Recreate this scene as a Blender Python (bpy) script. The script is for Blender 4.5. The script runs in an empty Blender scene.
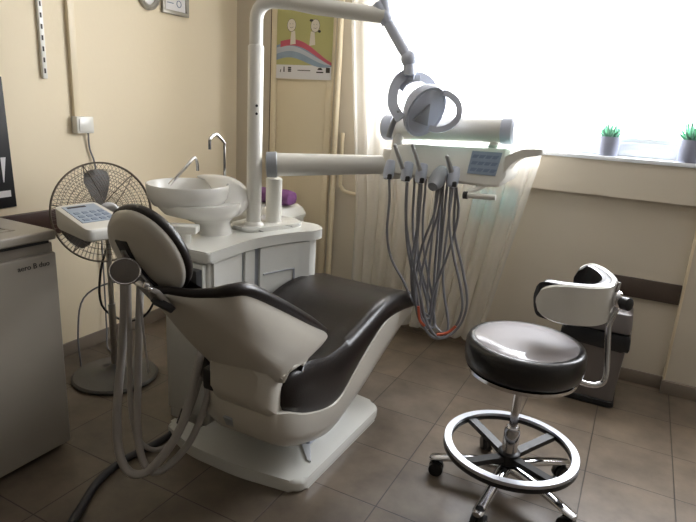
import bpy, bmesh, math, random
from mathutils import Vector, Matrix
random.seed(7)
PI = math.pi
scene = bpy.context.scene
COL = scene.collection

# ------------------------------------------------------------------ camera
S = 0.333
CAM_H = 4.294 * S
p_, r_, y_ = 0.2695, 0.06, 0.466
fwd = Vector((-math.sin(y_) * math.cos(p_), math.cos(y_) * math.cos(p_), -math.sin(p_)))
right0 = Vector((math.cos(y_), math.sin(y_), 0))
up0 = right0.cross(fwd)
right = math.cos(r_) * right0 + math.sin(r_) * up0
up = -math.sin(r_) * right0 + math.cos(r_) * up0
cd = bpy.data.cameras.new('camera')
cam = bpy.data.objects.new('camera', cd)
COL.objects.link(cam)
cd.sensor_width = 36.0
cd.lens = 566.0 / 696.0 * 36.0
cd.clip_start = 0.05
M = Matrix((right, up, -fwd)).transposed().to_4x4()
M.translation = Vector((0, 0, CAM_H))
cam.matrix_world = M
scene.camera = cam

# ------------------------------------------------------------------ world, light, exposure
world = bpy.data.worlds.new('sky')
scene.world = world
world.use_nodes = True
wn = world.node_tree.nodes
bg = wn['Background']
bg.inputs[0].default_value = (0.97, 0.98, 1.0, 1)
bg.inputs[1].default_value = 23.0
WIN_X0, WIN_X1, WIN_Z0, WIN_Z1 = -1.54, 1.25, 1.245, 2.5
pl = bpy.data.lights.new('window_portal', 'AREA')
pl.shape = 'RECTANGLE'
pl.size = WIN_X1 - WIN_X0
pl.size_y = WIN_Z1 - WIN_Z0
pl.cycles.is_portal = True
po = bpy.data.objects.new('window_portal', pl)
COL.objects.link(po)
po.location = ((WIN_X0 + WIN_X1) / 2, 3.515, (WIN_Z0 + WIN_Z1) / 2)
po.rotation_euler = (-PI / 2, 0, 0)
CEIL = 2.75
vs = scene.view_settings
vs.view_transform = 'Standard'
vs.look = 'None'
vs.exposure = 0.0
vs.gamma = 1.0
vs.use_curve_mapping = False

# ------------------------------------------------------------------ materials
def lin(c):
    return tuple(((v / 255.0) / 12.92 if v / 255.0 <= 0.04045 else (((v / 255.0) + 0.055) / 1.055) ** 2.4) for v in c)

def mat(name, rgb, rough=0.5, metal=0.0, var=0.06, scale=6.0, bump=0.0, bscale=60.0, coat=0.0, spec=0.5):
    m = bpy.data.materials.new(name)
    m.use_nodes = True
    nt = m.node_tree
    n, l = nt.nodes, nt.links
    b = n['Principled BSDF']
    b.inputs['Roughness'].default_value = rough
    b.inputs['Metallic'].default_value = metal
    b.inputs['Coat Weight'].default_value = coat
    b.inputs['Specular IOR Level'].default_value = spec
    c = lin(rgb)
    tc = n.new('ShaderNodeTexCoord')
    no = n.new('ShaderNodeTexNoise')
    no.inputs['Scale'].default_value = scale
    no.inputs['Detail'].default_value = 4
    l.new(tc.outputs['Object'], no.inputs['Vector'])
    mx = n.new('ShaderNodeMix')
    mx.data_type = 'RGBA'
    mx.inputs[6].default_value = (*[v * (1 - var) for v in c], 1)
    mx.inputs[7].default_value = (*[min(1, v * (1 + var)) for v in c], 1)
    l.new(no.outputs['Fac'], mx.inputs[0])
    l.new(mx.outputs[2], b.inputs['Base Color'])
    if bump > 0:
        n2 = n.new('ShaderNodeTexNoise')
        n2.inputs['Scale'].default_value = bscale
        n2.inputs['Detail'].default_value = 3
        l.new(tc.outputs['Object'], n2.inputs['Vector'])
        bp = n.new('ShaderNodeBump')
        bp.inputs['Strength'].default_value = bump
        bp.inputs['Distance'].default_value = 0.01
        l.new(n2.outputs['Fac'], bp.inputs['Height'])
        l.new(bp.outputs['Normal'], b.inputs['Normal'])
    return m

MT = {}
MT['wall'] = mat('cream_paint', (234, 220, 192), 0.75, var=0.03, scale=2, bump=0.05, bscale=40)
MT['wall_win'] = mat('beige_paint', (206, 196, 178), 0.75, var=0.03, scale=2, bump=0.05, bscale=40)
MT['far'] = mat('unseen_wall_bounce_tone', (150, 144, 134), 0.8, var=0.03)  # mid-tone for the unseen right and back walls, chosen to limit bounce light
MT['ceil'] = mat('white_ceiling', (214, 210, 204), 0.9, var=0.02)
MT['cream'] = mat('cream_gloss_paint', (228, 214, 184), 0.4, var=0.03)
MT['white'] = mat('white_plastic', (226, 224, 216), 0.28, var=0.02, coat=0.3)
MT['unit'] = mat('glossy_white_lacquer', (226, 226, 220), 0.2, var=0.02, coat=0.5)
MT['shell'] = mat('ivory_plastic', (196, 191, 180), 0.33, var=0.03, coat=0.2)
MT['ceramic'] = mat('white_ceramic', (232, 231, 226), 0.1, var=0.02, coat=0.5)
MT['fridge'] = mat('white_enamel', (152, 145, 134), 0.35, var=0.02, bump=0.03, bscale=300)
MT['grey'] = mat('grey_plastic', (150, 154, 160), 0.4, var=0.04)
MT['lgrey'] = mat('pale_blue_grey_plastic', (200, 206, 220), 0.35, var=0.03)
MT['dgrey'] = mat('dark_grey_plastic', (58, 58, 60), 0.45, var=0.08)
MT['black'] = mat('black_plastic', (22, 22, 24), 0.4, var=0.1)
MT['leather'] = mat('dark_brown_leather', (27, 21, 19), 0.33, var=0.12, scale=14, bump=0.12, bscale=180, coat=0.05, spec=0.4)
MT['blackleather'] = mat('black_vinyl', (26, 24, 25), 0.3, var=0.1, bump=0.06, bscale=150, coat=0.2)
MT['seattop'] = mat('seat_vinyl_window_sheen', (118, 111, 113), 0.55, var=0.06, scale=8, bump=0.04, bscale=90, coat=0.6, spec=0.8)  # grey base colour carries the window's reflection on the black seat
MT['knob'] = mat('knob_grey', (112, 106, 101), 0.4, var=0.05)
MT['ring'] = mat('satin_chrome', (205, 208, 216), 0.32, 1.0, var=0.02)
MT['chrome'] = mat('chrome', (215, 215, 218), 0.12, 1.0, var=0.02)
MT['steel'] = mat('brushed_steel', (185, 185, 186), 0.3, 1.0, var=0.05, scale=30)
MT['hose'] = mat('grey_hose', (166, 161, 156), 0.4, var=0.05)
MT['hosedark'] = mat('slate_hose', (120, 121, 126), 0.4, var=0.05)
MT['orange'] = mat('orange_hose', (196, 92, 62), 0.4, var=0.05)
MT['fanwire'] = mat('grey_fan_wire', (112, 102, 90), 0.4, 0.3, var=0.05)
MT['fanblade'] = mat('charcoal_fan_blade', (78, 73, 68), 0.45, var=0.05)
MT['fanbase'] = mat('fan_base_grey', (72, 70, 68), 0.3, var=0.05, coat=0.3)
MT['wood'] = mat('dark_wood', (62, 38, 30), 0.45, var=0.25, scale=9)
MT['bronze'] = mat('dark_panel', (78, 66, 58), 0.5, var=0.1)
MT['paper'] = mat('white_paper', (228, 226, 226), 0.7, var=0.02)
MT['poster'] = mat('poster_green', (182, 178, 118), 0.5, var=0.12, scale=5)
MT['pink'] = mat('poster_pink', (200, 92, 110), 0.5, var=0.15, scale=12)
MT['blue'] = mat('poster_blue', (140, 158, 178), 0.5, var=0.2, scale=12)
MT['paleblue'] = mat('poster_pale_blue', (186, 192, 200), 0.5, var=0.15, scale=12)
MT['figure'] = mat('poster_figure', (222, 214, 200), 0.5, var=0.04)
MT['ink'] = mat('dark_ink', (52, 46, 44), 0.6, var=0.05)
MT['keypad'] = mat('blue_grey_keypad', (150, 166, 186), 0.35, var=0.12, scale=20)
MT['key'] = mat('keypad_button', (122, 138, 162), 0.4, var=0.05)
MT['purple'] = mat('purple_cloth', (124, 76, 128), 0.7, var=0.2, scale=18, bump=0.3, bscale=40)
MT['turq'] = mat('turquoise_card', (110, 200, 212), 0.6, var=0.1)
MT['pot'] = mat('slate_pot', (150, 154, 172), 0.6, var=0.06)
MT['leaf'] = mat('succulent_green', (130, 190, 160), 0.5, var=0.2, scale=20)
MT['soil'] = mat('dark_soil', (60, 48, 40), 0.9, var=0.2)
MT['skirt'] = mat('stone_skirting', (128, 116, 104), 0.4, var=0.12, scale=5)
MT['bin'] = mat('grey_bin_plastic', (104, 98, 96), 0.3, var=0.05, coat=0.2)
MT['binbag'] = mat('black_bin_bag', (26, 27, 30), 0.3, var=0.1, bump=0.4, bscale=30)
MT['frame'] = mat('silver_frame', (166, 162, 152), 0.35, 0.3, var=0.05)
MT['pvc'] = mat('white_pvc', (232, 235, 240), 0.35, var=0.02)

def emat(name, rgb, strength):
    m = bpy.data.materials.new(name)
    m.use_nodes = True
    b = m.node_tree.nodes['Principled BSDF']
    b.inputs['Base Color'].default_value = (*lin(rgb), 1)
    b.inputs['Emission Color'].default_value = (*lin(rgb), 1)
    b.inputs['Emission Strength'].default_value = strength
    return m
MT['lampglow'] = emat('warm_opal_lamp', (255, 222, 180), 2.0)

def tile_mat():
    m = bpy.data.materials.new('stone_floor_tiles')
    m.use_nodes = True
    nt = m.node_tree
    n, l = nt.nodes, nt.links
    b = n['Principled BSDF']
    tc = n.new('ShaderNodeTexCoord')
    mp = n.new('ShaderNodeMapping')
    mp.inputs['Location'].default_value = (-0.012 * S, -7.0 * S, 0)
    l.new(tc.outputs['Object'], mp.inputs['Vector'])
    br = n.new('ShaderNodeTexBrick')
    br.offset = 0.0
    br.squash = 1.0
    br.inputs['Scale'].default_value = 1.0
    br.inputs['Mortar Size'].default_value = 0.0028
    br.inputs['Mortar Smooth'].default_value = 0.3
    br.inputs['Brick Width'].default_value = S
    br.inputs['Row Height'].default_value = S
    br.inputs['Bias'].default_value = 0.0
    br.inputs['Color1'].default_value = (*lin((116, 104, 90)), 1)
    br.inputs['Color2'].default_value = (*lin((108, 98, 87)), 1)
    br.inputs['Mortar'].default_value = (*lin((66, 58, 51)), 1)
    l.new(mp.outputs['Vector'], br.inputs['Vector'])
    no = n.new('ShaderNodeTexNoise')
    no.inputs['Scale'].default_value = 5.0
    no.inputs['Detail'].default_value = 7
    no.inputs['Roughness'].default_value = 0.62
    l.new(tc.outputs['Object'], no.inputs['Vector'])
    cr = n.new('ShaderNodeValToRGB')
    cr.color_ramp.elements[0].position = 0.32
    cr.color_ramp.elements[0].color = (0.62, 0.60, 0.58, 1)
    cr.color_ramp.elements[1].position = 0.68
    cr.color_ramp.elements[1].color = (1.12, 1.10, 1.06, 1)
    l.new(no.outputs['Fac'], cr.inputs[0])
    mx = n.new('ShaderNodeMix')
    mx.data_type = 'RGBA'
    mx.blend_type = 'MULTIPLY'
    mx.inputs[0].default_value = 1.0
    l.new(br.outputs['Color'], mx.inputs[6])
    l.new(cr.outputs['Color'], mx.inputs[7])
    l.new(mx.outputs[2], b.inputs['Base Color'])
    b.inputs['Roughness'].default_value = 0.36
    bp = n.new('ShaderNodeBump')
    bp.inputs['Strength'].default_value = 0.5
    bp.inputs['Distance'].default_value = 0.002
    inv = n.new('ShaderNodeMath')
    inv.operation = 'SUBTRACT'
    inv.inputs[0].default_value = 1.0
    l.new(br.outputs['Fac'], inv.inputs[1])
    l.new(inv.outputs[0], bp.inputs['Height'])
    l.new(bp.outputs['Normal'], b.inputs['Normal'])
    return m
MT['tiles'] = tile_mat()

def sheer_mat():
    m = bpy.data.materials.new('sheer_white_voile')
    m.use_nodes = True
    nt = m.node_tree
    n, l = nt.nodes, nt.links
    n.remove(n['Principled BSDF'])
    out = n['Material Output']
    df = n.new('ShaderNodeBsdfDiffuse')
    tl = n.new('ShaderNodeBsdfTranslucent')
    tp = n.new('ShaderNodeBsdfTransparent')
    tc = n.new('ShaderNodeTexCoord')
    no = n.new('ShaderNodeTexNoise')
    no.inputs['Scale'].default_value = 3.0
    l.new(tc.outputs['Object'], no.inputs['Vector'])
    mx = n.new('ShaderNodeMix')
    mx.data_type = 'RGBA'
    mx.inputs[6].default_value = (0.80, 0.77, 0.70, 1)
    mx.inputs[7].default_value = (0.88, 0.85, 0.79, 1)
    l.new(no.outputs['Fac'], mx.inputs[0])
    l.new(mx.outputs[2], df.inputs[0])
    l.new(mx.outputs[2], tl.inputs[0])
    a = n.new('ShaderNodeMixShader')
    a.inputs[0].default_value = 0.5
    l.new(df.outputs[0], a.inputs[1])
    l.new(tl.outputs[0], a.inputs[2])
    c = n.new('ShaderNodeMixShader')
    c.inputs[0].default_value = 0.34
    l.new(a.outputs[0], c.inputs[1])
    l.new(tp.outputs[0], c.inputs[2])
    l.new(c.outputs[0], out.inputs[0])
    return m
MT['sheer'] = sheer_mat()

def glass_mat(name, rgb, alpha):
    m = bpy.data.materials.new(name)
    m.use_nodes = True
    nt = m.node_tree
    n, l = nt.nodes, nt.links
    n.remove(n['Principled BSDF'])
    out = n['Material Output']
    gl = n.new('ShaderNodeBsdfGlossy')
    gl.inputs['Roughness'].default_value = 0.02
    tp = n.new('ShaderNodeBsdfTransparent')
    tp.inputs[0].default_value = (*lin(rgb), 1)
    a = n.new('ShaderNodeMixShader')
    a.inputs[0].default_value = alpha
    l.new(tp.outputs[0], a.inputs[1])
    l.new(gl.outputs[0], a.inputs[2])
    l.new(a.outputs[0], out.inputs[0])
    return m
MT['glass'] = glass_mat('clear_window_glass', (252, 253, 255), 0.06)
MT['greenglass'] = glass_mat('green_glass_plate', (232, 247, 242), 0.12)

# ------------------------------------------------------------------ mesh helpers
def NB():
    return bmesh.new()

def V3(p):
    return Vector(p)

def box(bm, x0, x1, y0, y1, z0, z1, bev=0.0, seg=2):
    vs_ = [bm.verts.new(q) for q in ((x0, y0, z0), (x1, y0, z0), (x1, y1, z0), (x0, y1, z0), (x0, y0, z1), (x1, y0, z1), (x1, y1, z1), (x0, y1, z1))]
    fs = [bm.faces.new([vs_[i] for i in f]) for f in ((0, 3, 2, 1), (4, 5, 6, 7), (0, 1, 5, 4), (1, 2, 6, 5), (2, 3, 7, 6), (3, 0, 4, 7))]
    if bev > 0:
        es = list({e for f in fs for e in f.edges})
        bmesh.ops.bevel(bm, geom=es, offset=bev, segments=seg, profile=0.5, affect='EDGES')

def obox(bm, c, ax, size, bev=0.0):
    """box of size (a,b,c) along the three axes ax (list of vectors) centred on c"""
    t = bmesh.new()
    box(t, -size[0] / 2, size[0] / 2, -size[1] / 2, size[1] / 2, -size[2] / 2, size[2] / 2, bev)
    m = Matrix([Vector(a).normalized() for a in ax]).transposed().to_4x4()
    m.translation = Vector(c)
    t.transform(m)
    merge(bm, t)

def merge(bm, t):
    me = bpy.data.meshes.new('tmp')
    t.to_mesh(me)
    t.free()
    bm.from_mesh(me)
    bpy.data.meshes.remove(me)

def catmull(pts, n=6, closed=False):
    P = [Vector(p) for p in pts]
    out = []
    N = len(P)
    rng = range(N) if closed else range(N - 1)
    for i in rng:
        if closed:
            a, b, c, d = P[(i - 1) % N], P[i], P[(i + 1) % N], P[(i + 2) % N]
        else:
            b, c = P[i], P[i + 1]
            a = P[i - 1] if i > 0 else b * 2 - c
            d = P[i + 2] if i + 2 < N else c * 2 - b
        for k in range(n):
            t = k / n
            out.append(0.5 * ((2 * b) + (-a + c) * t + (2 * a - 5 * b + 4 * c - d) * t * t + (-a + 3 * b - 3 * c + d) * t ** 3))
    if not closed:
        out.append(P[-1])
    return out

def loft(bm, loops, closed=True, capA=True, capB=True, ring=False):
    R = [[bm.verts.new(p) for p in lp] for lp in loops]
    n = len(R[0])
    m = len(R)
    for i in range(m if ring else m - 1):
        A, B = R[i], R[(i + 1) % m]
        for j in range(n if closed else n - 1):
            k = (j + 1) % n
            try:
                bm.faces.new((A[j], A[k], B[k], B[j]))
            except ValueError:
                pass
    if closed and not ring:
        if capA:
            bm.faces.new(R[0][::-1])
        if capB:
            bm.faces.new(R[-1])

def tube(bm, pts, r, n=10, smooth=0, closed=False, flat=None):
    """round tube; r number or list; flat=(w,h,normal) for a band"""
    if smooth:
        if isinstance(r, (list, tuple)):
            rv = catmull([(q, 0, 0) for q in r], smooth, closed)
            r = [q.x for q in rv]
        pts = catmull(pts, smooth, closed)
    P = [Vector(p) for p in pts]
    N = len(P)
    rr = r if isinstance(r, (list, tuple)) else [r] * N
    loops = []
    prev = None
    for i in range(N):
        if closed:
            t = P[(i + 1) % N] - P[(i - 1) % N]
        else:
            t = P[min(i + 1, N - 1)] - P[max(i - 1, 0)]
        t.normalize()
        if prev is None:
            a = Vector((0, 0, 1)) if abs(t.z) < 0.9 else Vector((1, 0, 0))
            u = (a - t * a.dot(t)).normalized()
        else:
            u = (prev - t * prev.dot(t)).normalized()
        prev = u
        v = t.cross(u)
        if flat:
            w, h, nrm = flat
            nn = Vector(nrm)
            nn = (nn - t * nn.dot(t)).normalized()
            b = t.cross(nn)
            loops.append([P[i] + b * (w / 2 * sx) + nn * (h / 2 * sy) for sx, sy in ((-1, -1), (1, -1), (1, 1), (-1, 1))])
        else:
            loops.append([P[i] + (u * math.cos(2 * PI * k / n) + v * math.sin(2 * PI * k / n)) * rr[i] for k in range(n)])
    loft(bm, loops, ring=closed)

def frame_of(axis):
    a = Vector(axis).normalized()
    h = Vector((0, 0, 1)) if abs(a.z) < 0.9 else Vector((1, 0, 0))
    u = (h - a * h.dot(a)).normalized()
    return a, u, a.cross(u)

def lathe(bm, prof, c=(0, 0, 0), axis=(0, 0, 1), n=32, sx=1.0, sy=1.0, cap=True, ring=False):
    a, u, v = frame_of(axis)
    c = Vector(c)
    loops = [[c + a * h + (u * math.cos(2 * PI * k / n) * sx + v * math.sin(2 * PI * k / n) * sy) * max(r, 1e-4) for k in range(n)] for r, h in prof]
    loft(bm, loops, capA=cap, capB=cap, ring=ring)

def prism(bm, poly, h0, h1, bev=0.0, to=None, seg=2):
    """poly in 2D extruded between h0 and h1; `to` maps (a,b,h)->xyz"""
    t = bmesh.new()
    A = [t.verts.new((q[0], q[1], h0)) for q in poly]
    B = [t.verts.new((q[0], q[1], h1)) for q in poly]
    n = len(poly)
    fs = [t.faces.new(A[::-1]), t.faces.new(B)]
    for i in range(n):
        t.faces.new((A[i], A[(i + 1) % n], B[(i + 1) % n], B[i]))
    if bev > 0:
        es = list({e for f in fs for e in f.edges})
        bmesh.ops.bevel(t, geom=es, offset=bev, segments=seg, profile=0.5, affect='EDGES')
    if to:
        for v in t.verts:
            v.co = Vector(to(*v.co))
    merge(bm, t)

def ball(bm, c, r, n=16, sc=(1, 1, 1)):
    t = bmesh.new()
    bmesh.ops.create_uvsphere(t, u_segments=n, v_segments=max(6, n // 2), radius=1)
    for v in t.verts:
        v.co = Vector((v.co.x * r * sc[0] + c[0], v.co.y * r * sc[1] + c[1], v.co.z * r * sc[2] + c[2]))
    merge(bm, t)

def roundpoly(pts, r, n=5):
    out = []
    N = len(pts)
    for i in range(N):
        a, b, c = Vector((*pts[i - 1], 0)), Vector((*pts[i], 0)), Vector((*pts[(i + 1) % N], 0))
        rr = r[i] if isinstance(r, (list, tuple)) else r
        if rr <= 0:
            out.append((b.x, b.y))
            continue
        d1, d2 = (a - b), (c - b)
        l = min(rr, d1.length * 0.45, d2.length * 0.45)
        s, e = b + d1.normalized() * l, b + d2.normalized() * l
        for k in range(n + 1):
            t = k / n
            q = s * (1 - t) ** 2 + b * 2 * t * (1 - t) + e * t * t
            out.append((q.x, q.y))
    return out

WORLD = {}
def obj(name, bm, m, parent=None, smooth=35, recalc=True, label=None):
    if recalc:
        bmesh.ops.recalc_face_normals(bm, faces=bm.faces)
    me = bpy.data.meshes.new(name)
    bm.to_mesh(me)
    bm.free()
    o = bpy.data.objects.new(name, me)
    COL.objects.link(o)
    me.materials.append(MT[m])
    off = Vector((0, 0, 0))
    if parent is not None:
        o.parent = parent
        off = WORLD[parent.name]
    elif smooth is not None and not name.startswith(('wall', 'floor', 'ceiling', 'window', 'door', 'baseboard', 'trim')):
        xs = [v.co.x for v in me.vertices]; ys = [v.co.y for v in me.vertices]; zs = [v.co.z for v in me.vertices]
        off = Vector(((min(xs) + max(xs)) / 2, (min(ys) + max(ys)) / 2, min(zs)))
        o.location = off
    WORLD[o.name] = off
    if off.length > 0:
        me.transform(Matrix.Translation(-off))
    if smooth:
        me.polygons.foreach_set('use_smooth', [True] * len(me.polygons))
        me.set_sharp_from_angle(angle=math.radians(smooth))
    if label:
        o['label'] = label
    return o

def thing(name, label, cat, loc, group=None):
    o = bpy.data.objects.new(name, None)
    o.empty_display_size = 0.1
    COL.objects.link(o)
    o.location = loc
    WORLD[o.name] = Vector(loc)
    o['label'] = label
    o['category'] = cat
    if group:
        o['group'] = group
    return o

def tag(o, label, cat, group=None):
    o['label'] = label
    o['category'] = cat
    if group:
        o['group'] = group
    return o

def struct(name, bm, m, parent=None, smooth=30):
    o = obj(name, bm, m, parent, smooth)
    if parent is None:
        o['kind'] = 'structure'
    return o

# ------------------------------------------------------------------ setting
LW, WW, NI = -2.65, 3.35, 3.39         # left wall x, window wall y, niche back y
RW, BW = 2.4, -3.6  # unseen right and back walls, pushed far out to weaken their bounce
bm = NB(); box(bm, LW - 0.15, RW + 0.15, BW - 0.15, 3.65, -0.1, 0); struct('floor', bm, 'tiles', smooth=None)
bm = NB(); box(bm, LW - 0.15, RW + 0.15, BW - 0.15, 3.65, CEIL, CEIL + 0.1); struct('ceiling', bm, 'ceil', smooth=None)
bm = NB(); box(bm, LW - 0.15, LW, BW, 3.65, 0, CEIL); struct('wall_left', bm, 'wall', smooth=None)
bm = NB(); box(bm, RW, RW + 0.15, BW, 3.65, 0, CEIL); struct('wall_right', bm, 'far', smooth=None)
bm = NB(); box(bm, LW - 0.15, RW + 0.15, BW - 0.15, BW, 0, CEIL); struct('wall_back', bm, 'far', smooth=None)
bm = NB()
NX0, NX1 = -1.5, 0.306
box(bm, LW, WIN_X0, WW, 3.63, 0, CEIL)
box(bm, WIN_X1, RW, WW, 3.63, 0, CEIL)
box(bm, WIN_X0, WIN_X1, WW, 3.63, WIN_Z1, CEIL)
box(bm, WIN_X0, WIN_X1, WW - 0.012, 3.63, 1.035, WIN_Z0 - 0.022)
box(bm, NX1, WIN_X1, WW, 3.63, 0, 1.035)
box(bm, WIN_X0, NX1, NI, 3.63, 0, 1.035)
struct('wall_window', bm, 'wall_win', smooth=None)
bm = NB(); box(bm, WIN_X0, WIN_X1, WW - 0.022, 3.50, WIN_Z0 - 0.022, WIN_Z0, 0.004); struct('trim_1', bm, 'pvc')
# window frame, sash and pane
bm = NB()
for a in ((WIN_X0, WIN_X1, WIN_Z0, WIN_Z0 + 0.075), (WIN_X0, WIN_X1, WIN_Z1 - 0.07, WIN_Z1), (WIN_X0, WIN_X0 + 0.07, WIN_Z0, WIN_Z1), (WIN_X1 - 0.07, WIN_X1, WIN_Z0, WIN_Z1)):
    box(bm, a[0], a[1], 3.445, 3.505, a[2], a[3], 0.006)
wf = struct('window_1', bm, 'pvc')
bm = NB(); box(bm, WIN_X0 + 0.06, WIN_X1 - 0.06, 3.472, 3.478, WIN_Z0 + 0.06, WIN_Z1 - 0.06); obj('pane', bm, 'glass', wf, smooth=None)
bm = NB()
box(bm, WIN_X0 + 0.07, WIN_X1 - 0.07, 3.455, 3.49, WIN_Z0 + 0.075, WIN_Z0 + 0.10, 0.004)
obj('glazing_bead', bm, 'pvc', wf)
# skirting
bm = NB(); box(bm, LW, LW + 0.014, BW, WW, 0, 0.075, 0.003); struct('baseboard_left', bm, 'skirt')
bm = NB()
box(bm, -1.86, NX0, WW - 0.014, WW, 0, 0.075, 0.003)
box(bm, NX0, NX1 - 0.001, NI - 0.014, NI, 0, 0.075, 0.003)
box(bm, NX1 - 0.014, RW, WW - 0.026, WW, 0, 0.075, 0.003)
struct('baseboard_window', bm, 'skirt')
bm = NB(); box(bm, NX1 - 0.0115, NX1, WW - 0.006, NI, 0.075, 1.035, 0.002); struct('trim_2', bm, 'cream')
# dark wooden rail along the left wall behind the refrigerator
bm = NB(); box(bm, LW, LW + 0.03, 0.2, 1.93, 0.70, 0.825, 0.003); struct('trim_3', bm, 'wood')
# narrow door leaf with frame in the corner of the window wall
bm = NB(); box(bm, -2.345, -1.865, WW - 0.012, WW, 0.0, 2.3, 0.003)
d1 = struct('door_1', bm, 'cream')
bm = NB()
for a in ((-2.345, -2.30), (-1.91, -1.865)):
    box(bm, a[0], a[1], WW - 0.022, WW - 0.012, 0, 2.3, 0.003)
box(bm, -2.30, -1.91, WW - 0.022, WW - 0.012, 2.25, 2.3, 0.003)
obj('door_frame', bm, 'cream', d1)
bm = NB(); box(bm, -2.362, -2.345, WW - 0.004, WW, 0, 2.3); obj('door_gap', bm, 'wood', d1, smooth=None)
# dark strip in the niche
bm = NB(); box(bm, -0.16, 0.293, NI - 0.018, NI, 0.497, 0.606, 0.003); struct('trim_4', bm, 'bronze')
# heating pipes by the door
bm = NB(); tube(bm, [(-1.815, 3.315, 0.02), (-1.815, 3.315, CEIL)], 0.018, 12)
o = tag(obj('heating_pipe', bm, 'cream'), 'cream vertical heating pipe between poster panel and white curtain', 'pipe')
bm = NB(); tube(bm, [(-1.765, 3.325, 1.25), (-1.765, 3.325, 0.94), (-1.755, 3.325, 0.90), (-1.72, 3.325, 0.872), (-1.60, 3.325, 0.86)], 0.012, 10, smooth=4)
tag(obj('bent_pipe', bm, 'cream'), 'short bent cream pipe turning behind the curtain edge', 'pipe')

# curtain
def curtain():
    bm = NB()
    nx, nz = 220, 30
    grid = []
    for j in range(nz + 1):
        z = 0.085 + (2.62 - 0.085) * j / nz
        f = min(1.0, max(0.0, (z - 0.05) / 1.15))
        xr = -0.70 + (-0.49 + 0.70) * f
        xl = -1.61 - 0.10 * min(1.0, max(0.0, (z - 0.8) / 1.1))
        row = []
        for i in range(nx + 1):
            u = i / nx
            ph = 2 * PI * (u * 11.5 + 0.35 * math.sin(u * 9.0))
            amp = 0.042 * (1.0 - 0.35 * f) * (0.75 + 0.35 * math.sin(u * 17 + 1.0))
            y = 3.235 + amp * math.sin(ph) + 0.008 * math.sin(ph * 2.3 + z * 2.0)
            x = xl + (xr - xl) * u + 0.012 * math.cos(ph)
            row.append(bm.verts.new((x, y, z)))
        grid.append(row)
    for j in range(nz):
        for i in range(nx):
            bm.faces.new((grid[j][i], grid[j][i + 1], grid[j + 1][i + 1], grid[j + 1][i]))
    return bm
t = thing('curtain', 'sheer white voile curtain hanging in front of the bright window', 'curtain', (-1.15, 3.235, 0.045))
obj('voile_panel', curtain(), 'sheer', t, smooth=80, recalc=False)
bm = NB(); tube(bm, [(-1.95, 3.235, 2.63), (1.3, 3.235, 2.63)], 0.012, 10)
for x in (-1.9, -0.3, 1.25):
    tube(bm, [(x, 3.235, 2.63), (x, WW, 2.63)], 0.008, 8)
obj('curtain_rod', bm, 'steel', t)
# turquoise boards propped behind the curtain
bm = NB(); box(bm, -0.885, -0.745, 3.368, 3.389, 0.80, 0.99, 0.003)
tag(obj('turquoise_panel', bm, 'turq'), 'turquoise panel seen through the sheer curtain below the tray handle', 'panel')
bm = NB(); box(bm, -0.715, -0.62, 3.368, 3.389, 0.84, 1.02, 0.003)
tag(obj('turquoise_panel', bm, 'turq'), 'turquoise panel seen through the curtain near its right edge', 'panel')

# ------------------------------------------------------------------ left wall fittings
WL = LW
def wy(bm, y0, y1, z0, z1, d0, d1, bev=0.0):
    box(bm, WL + d0, WL + d1, y0, y1, z0, z1, bev)
bm = NB(); wy(bm, 1.855, 1.880, 1.465, 2.6, 0, 0.018, 0.003)
t = thing('shelf_upright', 'white slotted shelf rail screwed to the cream wall above black poster', 'shelf rail', (WL, 1.867, 1.465))
obj('rail', bm, 'white', t)
z = 1.49
while z < 2.58:
    bm = NB(); wy(bm, 1.863, 1.871, z, z + 0.022, 0.017, 0.0195); obj('slot', bm, 'ink', t, smooth=None)
    z += 0.05
bm = NB(); wy(bm, 2.01, 2.048, 1.29, CEIL - 0.001, 0, 0.022, 0.003)
tag(obj('cable_trunking', bm, 'cream'), 'cream cable trunking running down the left wall to a socket', 'cable cover')
t = thing('wall_socket', 'white surface mounted socket box under the cable trunking', 'socket', (WL, 2.06, 1.2))
bm = NB(); wy(bm, 2.002, 2.105, 1.205, 1.29, 0, 0.045, 0.006); obj('box', bm, 'white', t)
bm = NB(); wy(bm, 2.014, 2.093, 1.215, 1.28, 0.045, 0.05, 0.002); obj('cover', bm, 'white', t)
# cable from socket down to fan
bm = NB(); tube(bm, [(WL + 0.02, 2.085, 1.21), (WL + 0.012, 2.095, 1.12), (WL + 0.02, 2.12, 1.0), (WL + 0.02, 2.13, 0.6), (WL + 0.03, 2.12, 0.12), (-2.55, 2.06, 0.012), (-2.46, 2.02, 0.012)], 0.0045, 8, smooth=5)
tag(obj('fan_cable', bm, 'hosedark'), 'thin grey cable hanging from the wall socket towards the fan', 'cable')
# poster on the left wall
t = thing('wall_poster', 'black poster with white marks hanging on left wall above the refrigerator', 'poster', (WL, 1.4, 0.86))
bm = NB(); prism(bm, [(1.05, 0.845), (1.668, 0.865), (1.655, 1.46), (1.05, 1.46)], 0.0, 0.008, to=lambda a, b, h: (WL + h, a, b)); obj('sheet', bm, 'black', t, smooth=None)
bm = NB(); prism(bm, [(1.615, 0.985), (1.618, 0.985), (1.636, 1.10), (1.612, 1.10)], 0.008, 0.010, to=lambda a, b, h: (WL + h, a, b)); obj('white_mark', bm, 'paper', t, smooth=None)
bm = NB(); prism(bm, [(1.56, 1.30), (1.59, 1.265), (1.615, 1.31), (1.59, 1.345)], 0.008, 0.010, to=lambda a, b, h: (WL + h, a, b)); obj('white_mark', bm, 'paper', t, smooth=None)
bm = NB(); prism(bm, [(1.30, 0.91), (1.645, 0.915), (1.645, 0.945), (1.30, 0.94)], 0.008, 0.010, to=lambda a, b, h: (WL + h, a, b)); obj('caption_strip', bm, 'paper', t, smooth=None)
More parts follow.
